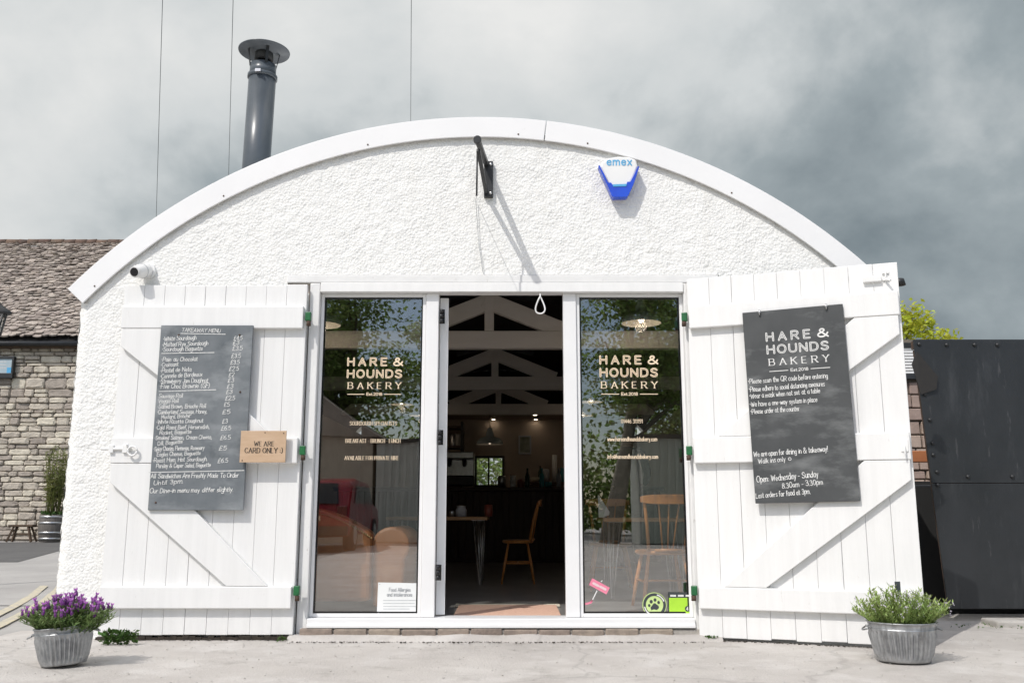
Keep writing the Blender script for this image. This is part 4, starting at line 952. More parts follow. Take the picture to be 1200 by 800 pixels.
def bushy(mb, c, rx, ry, hgt, n, ll, lw, spread=.9, seed=0, fl=None, rise=.5):
    rg = random.Random(seed); tips = []
    for s in range(n):
        a = rg.uniform(0, 2 * math.pi); rr = math.sqrt(rg.random())
        bx, by = c[0] + rx * .6 * rr * math.cos(a), c[1] + ry * .6 * rr * math.sin(a)
        hh = hgt * (1 - .42 * rr ** 2) * rg.uniform(.62, 1.12)
        ox, oy = spread * rx * rr * math.cos(a) * .62 + rg.uniform(-.02, .02), spread * ry * rr * math.sin(a) * .62 + rg.uniform(-.02, .02)
        pts = [Vector((bx, by, c[2])), Vector((bx + ox * .45, by + oy * .45, c[2] + hh * .55)), Vector((bx + ox, by + oy, c[2] + hh))]
        mb.tube(pts, [.0022, .0018, .0012], 4, False)
        k = int(10 + hh * 70)
        for i in range(k):
            t = .18 + .82 * (i + rg.random()) / k
            p = pts[0].lerp(pts[1], t * 2) if t < .5 else pts[1].lerp(pts[2], t * 2 - 1)
            aa = rg.uniform(0, 2 * math.pi); d = Vector((math.cos(aa), math.sin(aa), rise + rg.uniform(-.25, .6)))
            mb.leaf(p, d, ll * rg.uniform(.6, 1.2), lw * rg.uniform(.7, 1.2), Vector((-math.sin(aa), math.cos(aa), .3)).cross(d))
        tips.append((pts[2], (pts[2] - pts[1]).normalized()))
    return tips
# lavender
T = thing('lavender_plant', 'bushy french lavender with purple flower heads growing in the left tub', 'plant', (gl[0], gl[1], .17))
m = MB(); tips = bushy(m, (gl[0], gl[1], .165), .195, .155, .165, 320, .036, .0085, 1.0, 4); m.build('foliage', M['leaf_lav'], T, fixn=False)
hd = MB(); hd.M = None
rg = random.Random(5)
for r_, z in ((.0095, .006), (.0115, .017), (.010, .028), (.0065, .037)):
    for k in range(7):
        a = 2 * math.pi * (k + z * 30) / 7; hd.leaf((0, 0, z - .004), (math.cos(a), math.sin(a), .9), r_ * 1.7, .008, Vector((0, 0, 1)))
hd.ball((0, 0, .02), .0095, 8, 6, (1, 1, 2.0))
br = MB()
for k in range(6):
    a = 2 * math.pi * k / 6; br.leaf((0, 0, .036), (math.cos(a) * .55, math.sin(a) * .55, 1), .027, .012, Vector((-math.sin(a), math.cos(a), 0)))
me_h = hd.build('flower_head', M['purple'], T, world=False, fixn=False); me_b = br.build('bract', M['bract'], me_h, world=False, fixn=False)
picked = rg.sample(sorted(tips, key=lambda q: -q[0].z)[:210], 99)
for i, (p, d) in enumerate(picked):
    if i == 0: o, b_ = me_h, me_b
    else:
        o = me_h.copy(); COL.objects.link(o); o.parent = T
        b_ = me_b.copy(); COL.objects.link(b_); b_.parent = o
    s_ = rg.uniform(.62, .88); stem = p + Vector((d.x * .3, d.y * .3, 1)).normalized() * rg.uniform(-.02, .012)
    o.location = stem - T.location; o.rotation_euler = (rg.uniform(-.3, .3), rg.uniform(-.3, .3), rg.uniform(0, 6)); o.scale = (s_ * 1.05, s_ * 1.05, s_ * .98)
m = MB()
for p, d in picked: m.tube([p, p + Vector((d.x * .3, d.y * .3, 1)).normalized() * .028], .0014, 4, False)
m.build('flower_stalks', M['leaf_lav'], T, fixn=False, kind='stuff')
# herb
T = thing('herb_plant', 'bushy pale green herb with tiny whitish flowers growing in the right tub', 'plant', (gr[0], gr[1], .18))
m = MB(); tips = bushy(m, (gr[0], gr[1], .17), .225, .17, .215, 180, .031, .0088, 1.0, 9, rise=.9); m.build('foliage', M['leaf_reb'], T, fixn=False)
m = MB()
for p, d in random.Random(3).sample(tips, 90):
    for k in range(5):
        m.leaf(p + Vector((random.uniform(-.008, .008), random.uniform(-.008, .008), random.uniform(-.025, .004))), (random.uniform(-1, 1), random.uniform(-1, 1), .8), .011, .008)
m.build('flowers', M['whiteflower'], T, fixn=False)
MB().box(gr[0] - .012, gr[0] + .018, gr[1] + .02, gr[1] + .024, .30, .42).build('plant_label', M['navy'], T)
# weeds at the foot of the left door
def weed(x, y, label, n, ht, seed, wd=.02):
    T = thing('weed_clump', label, 'weed', (x, y, 0), 0, None); m = MB(); rg = random.Random(seed)
    for k in range(n):
        a = rg.uniform(0, 6.3); r_ = rg.random() ** .5; p = Vector((x + r_ * ht * 1.6 * math.cos(a), y + abs(r_ * ht * .5 * math.sin(a)) * -1, rg.random() * ht))
        m.leaf(p, (rg.uniform(-1, 1), rg.uniform(-1, .2), rg.uniform(-.1, .9)), wd * rg.uniform(1, 2.2), wd * rg.uniform(.8, 1.4))
    m.build('foliage', M['leaf_weed'], T, fixn=False); return T
weed(-2.42, -.24, 'dark leafy weeds between the lavender tub and the left door', 240, .075, 2, .019)
weed(-1.45, -.12, 'tiny yellow green weed at the foot of the left door post', 22, .02, 3, .012)
weed(1.26, -.10, 'small weed at the foot of the right door post', 40, .025, 5, .014)

# ================================================================== INSIDE THE SHOP
FZ = .09
def table(loc, label, lx, ly, rz=0, h=.66):
    T = thing('oak_table', label, 'table', loc, rz, 'oak tables with hairpin legs'); m = MB(); m.box(-lx / 2, lx / 2, -ly / 2, ly / 2, h - .032, h); m.build('tabletop', M['oak'], T, bevel=.006, world=False)
    for sx in (-1, 1):
        for sy in (-1, 1):
            x, y = sx * (lx / 2 - .10), sy * (ly / 2 - .09); m = MB()
            m.tube([(x - .045, y, h - .033), (x + sx * .03 - .008, y + sy * .02, .008), (x + sx * .03 + .008, y + sy * .02, .008), (x + .05, y, h - .033)], .0065, 8)
            m.tube([(x, y + sy * -.05, h - .033), (x + sx * .03, y + sy * .02, .012)], .0065, 8); m.box(x - .06, x + .06, y - .05, y + .05, h - .036, h - .0325); m.build('hairpin_leg', M['steel'], T, world=False)
    return T
def chair(loc, label, rz):
    """sits facing local +y, back rest at -y"""
    T = thing('stick_back_chair', label, 'chair', loc, rz, 'stick back chairs')
    m = MB(); m.lathe([(0, .395), (.93, .395), (1.0, .405), (1.0, .418), (.95, .426), (.6, .420), (0, .416)], (0, 0, 0), 28, .205, .20); m.build('seat', M['beech'], T, world=False)
    for sx in (-1, 1):
        for sy in (-1, 1):
            m = MB(); m.tube([(sx * .13, sy * .12, .395), (sx * .165, sy * .165, .20), (sx * .195, sy * .205, 0)], [.013, .018, .012], 10); m.build('leg', M['beech'], T, world=False)
        m = MB(); m.tube([(sx * .166, -.163, .20), (sx * .166, .163, .20)], .009, 8); m.build('stretcher', M['beech'], T, world=False)
        m = MB(); m.tube([(sx * .135, -.155, .42), (sx * .155, -.20, .62), (sx * .185, -.265, .80)], [.013, .014, .012], 10); m.build('back_post', M['beech'], T, world=False)
    m = MB(); m.tube([(-.166, 0, .20), (.166, 0, .20)], .009, 8); m.build('stretcher', M['beech'], T, world=False)
    m = MB()
    for k in (-1, 0, 1):
        m.tube([(k * .038, -.185, .42), (k * .058, -.232, .62), (k * .082, -.272, .80)], .0068, 8)
    m.build('spindles', M['beech'], T, world=False)
    m = MB(); vs = []
    pts = [Vector((-.215 + .43 * i / 12, -.268 - .03 * (1 - ((i - 6) / 6) ** 2), .80)) for i in range(13)]
    for i, p in enumerate(pts):
        hh = .020 + .016 * (1 - ((i - 6) / 6) ** 4)
        vs += [p + Vector((0, -.009, -hh)), p + Vector((0, .009, -hh)), p + Vector((0, .005, hh)), p + Vector((0, -.013, hh))]
    fs = [(i * 4 + a, i * 4 + (a + 1) % 4, i * 4 + 4 + (a + 1) % 4, i * 4 + 4 + a) for i in range(12) for a in range(4)] + [(0, 1, 2, 3), (48, 49, 50, 51)]
    m.add(vs, fs); m.build('crest_rail', M['beech'], T, bevel=.004, world=False)
    m = MB(); m.tube([(-.10, -.192, .428), (0, -.205, .432), (.10, -.192, .428)], .012, 8); m.build('lower_rail', M['beech'], T, world=False)
    return T
ch = chair((1.14, .98, FZ), 'golden stick back chair seen from behind through the right window', R(4))
side = dup(ch, (.06, 3.45, FZ), R(90), 'golden stick back chair standing sideways in the open doorway'); side.scale = (1, .80, 1)
dup(ch, (.92, 2.62, FZ), R(178), 'stick back chair on the far side of the table in the right window')
t1 = table((1.12, 1.92, FZ), 'oak table behind the chair in the right window', .72, .66)
T_ = table((-.74, 3.35, FZ), 'oak table beside the sideways chair seen through the doorway', 1.0, .72)
zt = FZ + .66
def jar(name, label, cat, loc, prof, mat, lid=None):
    T = thing(name, label, cat, loc); MB().lathe(prof, (0, 0, 0), 24).build('body', mat, T, world=False)
    if lid: MB().lathe(lid[0], (0, 0, 0), 24).build('lid', lid[1], T, world=False)
    return T
p = at(540.5, 590, 3.25); jar('glass_jar', 'squat glass jar on the oak table in the doorway', 'jar', (p.x, 3.25, zt), [(0, .002), (.05, .002), (.055, .01), (.055, .07), (.045, .085), (.045, .10)], M['crate_grey'], ([(0, .112), (.048, .112), (.048, .10)], M['steel']))
p = at(572.5, 590, 3.25); jar('red_mug', 'dark red clay mug at the end of the oak table', 'mug', (p.x, 3.25, zt), [(0, .002), (.038, .002), (.042, .05), (.040, .12), (.036, .12), (.036, .02)], M['red_clay'])
p = at(529.5, 590, 3.2); jar('salt_pot', 'small steel salt pot beside the glass jar on the oak table', 'pot', (p.x, 3.2, zt), [(0, .002), (.025, .002), (.026, .05), (.02, .06), (0, .062)], M['steel'])
# counter with upright slats
T = thing('shop_counter', 'long dark timber counter across the back of the shop', 'counter', (0, 7.6, FZ))
MB().box(-2.6, 2.2, 7.25, 8.0, FZ + 1.01, FZ + 1.06).build('worktop', M['oak'] if False else M['walnut'], T, bevel=.006)
MB().box(-2.55, 2.15, 7.36, 7.95, FZ, FZ + 1.008).build('carcass', M['walnut'], T)
m = MB(); x = -2.55
while x < 2.1: m.box(x, x + .085, 7.325, 7.358, FZ + .05, FZ + 1.0); x += .105
m.build('slats', M['walnut'], T, bevel=.004); zc = FZ + 1.06
bottle = [(0, .002), (.034, .002), (.036, .01), (.036, .17), (.014, .22), (.013, .28), (.016, .285), (0, .287)]
for px, lab, mt in ((618, 'dark glass bottle left of the teal bottle on the counter', 'bottle_glass'), (635, 'teal bottle standing on the counter', 'teal'), (655, 'tall pale bottle at the right end of the counter in view', 'crate_grey')):
    p = at(px, 570, 7.5); jar('bottle', lab, 'bottle', (p.x, 7.5, zc), bottle, M[mt])
p = at(642.5, 570, 7.4); jar('teal_cup', 'teal cup next to the teal bottle on the counter', 'cup', (p.x, 7.4, zc), [(0, .002), (.05, .002), (.055, .08), (.05, .08), (.045, .01)], M['teal'])
p = at(546, 570, 7.6); T = thing('espresso_machine', 'steel espresso machine at the left of the counter', 'coffee machine', (p.x, 7.6, zc))
MB().box(p.x - .36, p.x + .12, 7.42, 7.9, zc + .03, zc + .17).build('base', M['iron'], T, bevel=.012); MB().box(p.x - .36, p.x + .12, 7.6, 7.9, zc + .172, zc + .42).build('body', M['steel'], T, bevel=.012); MB().box(p.x - .36, p.x + .12, 7.40, 7.9, zc + .422, zc + .52).build('top', M['steel'], T, bevel=.012)
for k in range(2): MB().tube([(p.x - .24 + k * .22, 7.5, zc + .42), (p.x - .24 + k * .22, 7.5, zc + .33), (p.x - .24 + k * .22, 7.34, zc + .32)], [.035, .03, .016], 12).build('group_head', M['iron'], T)
for px, Y, z, lab, cat, prof_, mt in (
    (601, 7.5, zc, 'stack of white cups left of the dark bottle on the counter', 'cups', [(0, .002), (.04, .002), (.045, .06), (.04, .062), (.046, .12), (.041, .122), (.046, .18), (0, .182)], 'paper'),
    (588, 7.55, zc, 'round steel canister near the middle of the counter', 'canister', [(0, .002), (.06, .002), (.06, .16), (.05, .175), (0, .18)], 'steel'),
    (610, 7.7, zc, 'short brown jar between the cups and the dark bottle', 'jar', [(0, .002), (.045, .002), (.05, .02), (.05, .11), (.035, .13), (0, .132)], 'red_clay'),
    (640, 10.3, 1.32, 'pale jar left of the paper roll on the back shelf', 'jar', [(0, .002), (.06, .002), (.06, .20), (.045, .23), (0, .232)], 'crate_grey'),
    (633, 10.3, 1.32, 'green bottle under the right edge of the picture', 'bottle', bottle, 'bottle_glass'),
    (627, 10.3, 1.32, 'cream bowl under the picture on the back shelf', 'bowl', [(0, .002), (.05, .002), (.10, .08), (.09, .082), (.04, .02)], 'cream_cloth'),
    (659, 10.3, 1.32, 'teal vase at the far right of the back shelf', 'vase', [(0, .002), (.05, .002), (.07, .10), (.03, .22), (.04, .25), (0, .25)], 'teal')):
    p = at(px, 560, Y); jar(cat.replace(' ', '_'), lab, cat, (p.x, Y, z), prof_, M[mt])
# shelving stack at the left, picture, paper roll
p = at(531, 540, 10.1); T = thing('shelf_unit', 'dark shelf unit by the back wall at the left of the doorway', 'shelf', (p.x, 10.2, FZ))
m = MB(); m.box(p.x - .62, p.x - .58, 9.9, 10.4, FZ, 2.36); m.box(p.x + .14, p.x + .18, 9.9, 10.4, FZ, 2.36); m.build('upright', M['iron'], T)
for z in (.7, 1.2, 1.55, 1.9, 2.25): MB().box(p.x - .579, p.x + .139, 9.9, 10.4, z, z + .035).build('shelf_board', M['walnut'], T)
for i, (z, px, mt) in enumerate(((1.235, 530, 'teal'), (1.585, 527, 'crate_grey'), (1.585, 534, 'red_clay'), (1.935, 531, 'steel'), (2.285 - .35 + .0, 537, 'shade_white'))):
    q = at(px, 520, 10.1); jar('storage_jar', ['teal', 'grey', 'red clay', 'steel', 'white'][i] + ' storage jar on the dark shelf unit', 'jar', (q.x, 10.1, z), [(0, .002), (.07, .002), (.075, .02), (.075, .2), (.06, .22), (0, .222)], M[mt])
a, b_ = at(607.5, 532, 10.585), at(622.5, 510, 10.585)
T = thing('picture_frame', 'pale framed picture on the back wall of the shop', 'picture', (a.x, 10.58, a.z))
m = MB(); w_ = .03
m.box(a.x, a.x + w_, 10.565, 10.595, a.z, b_.z); m.box(b_.x - w_, b_.x, 10.565, 10.595, a.z, b_.z); m.box(a.x + w_, b_.x - w_, 10.565, 10.595, a.z, a.z + w_); m.box(a.x + w_, b_.x - w_, 10.565, 10.595, b_.z - w_, b_.z); m.build('frame', M['crate_grey'], T, bevel=.003)
MB().box(a.x + w_, b_.x - w_, 10.58, 10.594, a.z + w_, b_.z - w_).build('print', pm('muted_print', (.32, .34, .28), (.14, .17, .12), 7, .6), T)
p = at(650, 548, 10.3); tag(MB().tube([(p.x, 10.3, 1.32), (p.x, 10.3, 1.80)], .045, 20).build('paper_roll', M['paper'], None, loc=(p.x, 10.3, 1.32)), 'upright white paper roll on the back shelf at the right', 'paper roll')
T = tag(MB().box(.1, 2.2, 10.15, 10.585, 1.27, 1.318).build('back_shelf', M['walnut'], None, bevel=.004, loc=(1.1, 10.3, 1.29)), 'dark shelf along the back wall below the picture', 'shelf')
# downlights in the lowered ceiling
for px, py, lab in ((579, 494.5, 'downlight left of the other two in the lowered ceiling'), (627, 486, 'nearer of the two downlights at the right'), (626.5, 496.5, 'farther of the two downlights at the right')):
    r_ = ray(px, py); t_ = (2.458 - CAM_H) / r_.z; q = Vector((r_.x * t_, -CAM_D + r_.y * t_, 2.458))
    q.y = min(max(q.y, 9.0), 10.5)
    T = thing('downlight', lab, 'lamp', q, 0, 'ceiling downlights'); MB().lathe([(.035, 0), (.055, 0), (.055, -.006), (.035, -.004)], (0, 0, 0), 20).build('rim', M['steel'], T, world=False); MB().lathe([(0, -.003), (.034, -.003), (.034, .0)], (0, 0, 0), 20).build('lamp_face', M['spot'], T, world=False)
# pendants
def pendant(x, Y, z, label, s=1.0):
    T = thing('pendant_lamp', label, 'lamp', (x, Y, z), 0, 'enamel pendant lamps')
    outp = [(.18, 0), (.183, .004), (.176, .038), (.140, .078), (.080, .102), (.056, .112), (.050, .160), (.038, .180), (.033, .215), (.012, .226), (0, .227)]
    MB().lathe([(r_ * s, h_ * s) for r_, h_ in outp], (0, 0, 0), 40).build('lamp_shade', M['enamel'], T, world=False)
    MB().lathe([((r_ - .004) * s, (h_ - .002) * s) for r_, h_ in [(.182, .003)] + outp[2:6]] + [(0, .098 * s)], (0, 0, 0), 40).build('lining', M['shade_white'], T, world=False)
    MB().ball((0, 0, .045 * s), .032 * s, 14, 10, (1, 1, 1.15)).build('bulb', M['bulb'], T, world=False)
    if s == 1.0:
        lp = bpy.data.objects.new('bulb_light', bpy.data.lights.new('bulb_light', 'POINT')); COL.objects.link(lp); lp.parent = T; lp.location = (0, 0, -.03); lp.data.energy = 1.6 if Y < 3 else 1.0; lp.data.color = (1.0, .80, .60); lp.data.shadow_soft_size = .05
    MB().tube([(0, 0, .22 * s), (0, 0, arc_z(x, RI) - z - .03)], .004, 6).build('cord', M['iron'], T, world=False)
    return T
for px, py, Y, lab in ((751.5, 379, 2.0, 'enamel pendant lamp hanging in the upper part of the right window'), (376, 381, 2.0, 'enamel pendant lamp cut off by the left edge of the left window'), (470.5, 474, 7.6, 'far pendant lamp low in the middle of the left window'), (692.5, 471, 7.6, 'far pendant lamp left of the lettering in the right window'), (683, 487, 9.2, 'farthest pendant lamp at the left edge of the right window'), (492, 487, 9.2, 'farthest pendant lamp at the right edge of the left window'), (574, 520.5, 9.4, 'low pendant lamp glowing over the back counter')):
    q = at(px, py, Y); pendant(q.x, Y, q.z, lab, 1.25 if px == 574 else 1.0)
# door mat
T = thing('door_mat', 'salmon coir door mat with a cream border just inside the doorway', 'mat', (-.03, .72, FZ))
m = MB(); m.box(-.40, .335, .30, 1.02, FZ + .003, FZ + .020); m.build('coir', M['coir'], T, bevel=.004)
m = MB(); m.box(-.43, .365, 1.022, 1.12, FZ + .003, FZ + .018); m.build('border', M['cream_cloth'], T, bevel=.004)
MB().box(-.43, .365, .23, .298, FZ + .003, FZ + .018).build('border', M['cream_cloth'], T, bevel=.004)
# leather armchair just inside the left window
T = thing('leather_armchair', 'tan leather armchair with nailed edges close to the left window', 'armchair', (-1.2, .95, FZ))
def arcpoly(x0, x1, z0, zt, drop):
    n = 18; return [(x0, z0), (x1, z0)] + [(x1 - (x1 - x0) * i / n, zt - drop * max(0, 1 - i / n * 1.5) ** 2.2) for i in range(n + 1)]
pb_ = arcpoly(-1.95, -.98, FZ + .10, FZ + .76, .20)
m = MB(); m.prism(pb_, .38, .60); m.build('backrest', M['leather'], T, bevel=.03)
m = MB(); top = pb_[2:]
for i in range(len(top) - 1):
    for k in range(4):
        t_ = k / 4; m.ball((top[i][0] * (1 - t_) + top[i + 1][0] * t_, .374, top[i][1] * (1 - t_) + top[i + 1][1] * t_ - .030), .007, 6, 4, (1, .6, 1))
m.build('nailhead_trim', M['brass'], T, fixn=False)
for x0, x1 in ((-.97, -.74),):
    m = MB(); pts = [(x0, FZ + .06), (x1 - .03, FZ + .06)] + [((x0 + x1) / 2 + .135 * math.cos(a), FZ + .47 + .135 * math.sin(a)) for a in [R(-40) + R(230) * i / 14 for i in range(15)]]
    m.prism(pts, .45, 1.25); m.build('armrest', M['leather'], T, bevel=.02)
MB().box(-1.95, -.975, .605, 1.22, FZ + .10, FZ + .40).build('seat_cushion', M['leather'], T, bevel=.04)
for x in (-1.9, -.86):
    for y in (.45, 1.15): MB().tube([(x, y, FZ), (x, y, FZ + .10)], [.018, .026], 10).build('foot', M['walnut'], T)
# napkin holder / white cloth on the right table and a pile
p = at(699, 575, 1.95)
T = tag(MB().prism([(p.x - .045, .0), (p.x - .01, .0), (p.x + .045, .02), (p.x + .05, .05), (p.x - .015, .15), (p.x - .05, .20)], 1.94, 1.97).build('folded_napkin', M['paper'], None, bevel=.006, loc=(p.x, 1.95, 0)), 'white folded napkin standing on the table in the right window', 'napkin')
T.location = (max(p.x, .80), 1.95, zt)

# person at work behind the tables
def skin_body(name, joints, edges, sub=2):
    me = bpy.data.meshes.new(name); me.from_pydata([j[0] for j in joints], edges, []); o = bpy.data.objects.new(name, me); COL.objects.link(o)
    md = o.modifiers.new('skin', 'SKIN'); md.use_smooth_shade = True
    for i, j in enumerate(joints):
        sv = me.skin_vertices[0].data[i]; r_ = j[1]; sv.radius = r_ if isinstance(r_, tuple) else (r_, r_); sv.use_root = i == 0
    o.modifiers.new('sub', 'SUBSURF').levels = sub; o.modifiers['sub'].render_levels = sub
    dg = bpy.context.evaluated_depsgraph_get(); nm = bpy.data.meshes.new_from_object(o.evaluated_get(dg)); o.modifiers.clear(); o.data = nm
    bpy.data.meshes.remove(me); return o
J = [((0, 0, .95), (.15, .11)), ((0, 0, 1.10), (.145, .105)), ((0, .01, 1.28), (.17, .11)), ((0, .0, 1.42), (.13, .085)), ((0, .01, 1.50), .055), ((0, .02, 1.57), (.062, .07)), ((0, .025, 1.65), (.078, .09)), ((0, .02, 1.72), (.06, .07))]
Eg = [(0, 1), (1, 2), (2, 3), (3, 4), (4, 5), (5, 6), (6, 7)]
def addj(p, r_, par): J.append((p, r_)); Eg.append((par, len(J) - 1)); return len(J) - 1
for s in (-1, 1):
    a = addj((s * .18, 0, 1.40), .060, 3); b_ = addj((s * .245, .02, 1.15), .048, a); cc = addj((s * .20, .24, 1.06), .036, b_); d_ = addj((s * .19, .30, 1.05), .030, cc)
    hnd = addj((s * .185, .37, 1.045), (.034, .018), d_)
    for k in range(4):
        f1 = addj((s * .185 + (k - 1.5) * .020, .42 + .006 * (k in (1, 2)), 1.038), .0095, hnd); addj((s * .185 + (k - 1.5) * .021, .455 + .01 * (k in (1, 2)), 1.018), .0085, f1)
    th = addj((s * .185 - s * .042, .36, 1.035), .011, hnd); addj((s * .185 - s * .058, .395, 1.025), .009, th)
    a = addj((s * .10, 0, .86), .092, 0); b_ = addj((s * .105, .015, .48), .062, a); cc = addj((s * .11, -.01, .10), .042, b_); addj((s * .115, .13, .035), .036, cc)
T = thing('person', 'person with dark hair in a black jumper standing beyond the table in the right window', 'person', (1.38, 4.9, FZ), R(-12))
bd = skin_body('body', J, Eg); bd.parent = T
for mm in ('skin', 'jumper', 'trousers'): bd.data.materials.append(M[mm])
for f in bd.data.polygons:
    c_ = f.center
    f.material_index = 1 if (.93 < c_.z < 1.47 and c_.y < .31) else (0 if c_.z >= .93 else 2)
m = MB(); m.lathe([(0, .125), (.05, .118), (.088, .085), (.100, .04), (.098, -.01), (.088, -.05), (.07, -.09)], (0, .005, 1.655), 24, 1.0, 1.08); hr = m.build('hair', M['hair'], T, world=False)
for s in (-1, 1): MB().ball((s * .085, .03, 1.62), .026, 8, 6, (.4, .7, 1.1)).build('ear', M['skin'], T, world=False)
MB().ball((0, .118, 1.61), .018, 8, 6, (.7, 1, 1.2)).build('nose', M['skin'], T, world=False)
for s in (-1, 1): MB().ball((s * .032, .108, 1.635), .010, 8, 6).build('eye', M['ink'], T, world=False)
MB().ball((0, .11, 1.572), .02, 8, 6, (1.1, .4, .28)).build('mouth', M['red_clay'], T, world=False)

# ================================================================== LEFT: the stone house across the lane
HX0, HX1, HY = -24.0, -10.5, 20.3
eave_z = at(30, 402, HY).z
Hs = thing('stone_house', 'long rubble stone house with a mossy stone tiled roof on the left', 'house', ((HX0 + HX1) / 2, HY, 0))
MB().box(HX0, HX1, HY + .06, HY + 6.4, -.1, eave_z).build('wall', M['joint'], Hs)
m = MB(); rg = random.Random(21); z = .02
while z < eave_z - .12:
    hrow = rg.choice((.09, .12, .14, .17, .2, .26, .34)) * rg.uniform(.9, 1.1); x = -23.8 + rg.uniform(-.3, 0)
    while x < -11.6:
        wdt = rg.uniform(.2, .66) * (1.15 if hrow > .22 else 1)
        parts = [(0, 1)] if rg.random() > (.45 if hrow > .3 else .25) or hrow < .2 else rg.choice(([(0, .48), (.5, 1)], [(0, .36), (.38, 1)], [(0, .62), (.64, 1)]))
        for pa, pb2 in parts:
            x0, x1, z0, z1 = x + .006, x + wdt - .006, z + hrow * pa + .006, z + hrow * pb2 - .006
            n = 12; cx_, cz_ = (x0 + x1) / 2, (z0 + z1) / 2; ax2, az2 = (x1 - x0) / 2, (z1 - z0) / 2; dep = rg.uniform(.03, .10)
            def outl(sc, y, jt):
                o = []
                for k in range(n):
                    a = 2 * math.pi * (k + .5) / n; ca_, sa_ = math.cos(a), math.sin(a); p_ = 9.0
                    rr_ = (abs(ca_) ** p_ + abs(sa_) ** p_) ** (-1 / p_)
                    o.append((cx_ + ax2 * sc * rr_ * ca_ * (1 + rg.uniform(-jt, jt)), y + rg.uniform(-.008, .008), cz_ + az2 * sc * rr_ * sa_ * (1 + rg.uniform(-jt, jt))))
                return o
            vs = outl(1.0, HY + .07, .09) + outl(.95, HY + .06 - dep * .6, .09) + outl(.72, HY + .06 - dep, .14)
            m.add(vs, [(k + q * n, (k + 1) % n + q * n, (k + 1) % n + (q + 1) * n, k + (q + 1) * n) for q in (0, 1) for k in range(n)] + [list(range(2 * n, 3 * n))])
        x += wdt
    z += hrow
m.build('stonework', M['stone'], Hs)
# roof: rows of rough stone tiles on a dark slope
ridge = at(60, 286, HY + 4.4); sl0 = Vector((0, HY - .30, eave_z + .10)); sl1 = Vector((0, HY + 4.4, ridge.z)); sd = sl1 - sl0; sn = Vector((0, -sd.z, sd.y)).normalized(); SL = sd.length
rf = MB().prism([(HY - .28, eave_z + .02), (HY + 4.4, ridge.z - .08), (HY + 9.1, eave_z + .02)], HX0 - .2, HX1 + .2, 'x').build('roof', M['dark'], Hs)
m = MB(); s_ = 0.0; row = 0
while s_ < SL:
    eh = .150 - .045 * s_ / SL; x = -24.1 + rg.uniform(-.3, 0)
    while x < -10.9:
        wdt = rg.uniform(.10, .27); th = rg.uniform(.018, .055); lo_ = s_ + rg.uniform(-.07, .05); hi_ = s_ + eh * 1.5
        def pp(xx, ss, lift): q = sl0 + sd.normalized() * ss + sn * lift; return (xx, q.y, q.z)
        l0 = .045 + rg.uniform(0, .04); xa_, xb_ = x + .008, x + wdt - .006; ch_ = rg.uniform(0, .06)
        vs = [pp(xa_, lo_ + ch_ * rg.random(), l0), pp((xa_ + xb_) / 2, lo_ - ch_ * .3, l0), pp(xb_, lo_ + ch_ * rg.random(), l0), pp(xb_, hi_, .012), pp(xa_, hi_, .012)]
        vs2 = [tuple(Vector(q) + sn * th) for q in vs]
        m.add(vs + vs2, [(0, 1, 2, 3, 4)[::-1], (5, 6, 7, 8, 9)] + [(k, (k + 1) % 5, 5 + (k + 1) % 5, 5 + k) for k in range(5)])
        x += wdt
    s_ += eh
m.build('tiles', M['tile'], rf)
m = MB(); x = -24.1
while x < -10.8:
    wdt = rg.uniform(.3, .45); m.tube([(x, HY + 4.4, ridge.z + .05 + rg.uniform(-.015, .015)), (x + wdt - .015, HY + 4.4, ridge.z + .05 + rg.uniform(-.015, .015))], .12, 10); x += wdt
m.build('ridge_tiles', pm('ridge_tile', (.16, .10, .075), (.10, .075, .06), 4, .9, .5, 20, rnd=.2), rf)
gz = eave_z - .06
MB().tube([(HX0, HY - .30, gz), (HX1, HY - .30, gz)], .075, 12).build('gutter', M['iron'], Hs)
MB().box(HX0, HX1, HY - .22, HY - .06, gz - .12, gz + .06).build('soffit_board', M['bench_wood'], Hs)
# information screen on the wall
a, b_ = at(-16, 443, HY - .12), at(17.5, 417.5, HY - .12)
T = thing('notice_case', 'dark framed notice case high on the stone house wall', 'sign', ((a.x + b_.x) / 2, HY - .12, a.z))
m = MB(); w_ = .07; x0, x1, z0, z1 = a.x, b_.x, a.z, b_.z
m.box(x0, x1, HY - .16, HY - .03, z0, z0 + .15); m.box(x0, x1, HY - .16, HY - .03, z1 - w_, z1); m.box(x0, x0 + w_, HY - .16, HY - .03, z0 + .151, z1 - w_ - .001); m.box(x1 - w_ * .8, x1, HY - .16, HY - .03, z0 + .151, z1 - w_ - .001); m.build('frame', M['iron'], T, bevel=.008)
MB().box(x0 + w_, x1 - w_ * .8, HY - .125, HY - .05, z0 + .151, z1 - w_ - .001).build('panel', pm('pale_blue_panel', (.42, .50, .54), (.34, .43, .48), 3, .4), T)
p = at(11.5, 434, HY - .127); MB().box(p.x - .09, p.x + .07, HY - .1285, HY - .126, p.z - .08, p.z + .09).build('picture', M['blue_ink'], T)
m = MB()
for k in range(3): q = at(3, 424 + k * 3.4, HY - .1275); m.box(q.x - .1, q.x + .12, HY - .1285, HY - .126, q.z - .015, q.z + .015)
m.build('print', M['palegrey'], T)
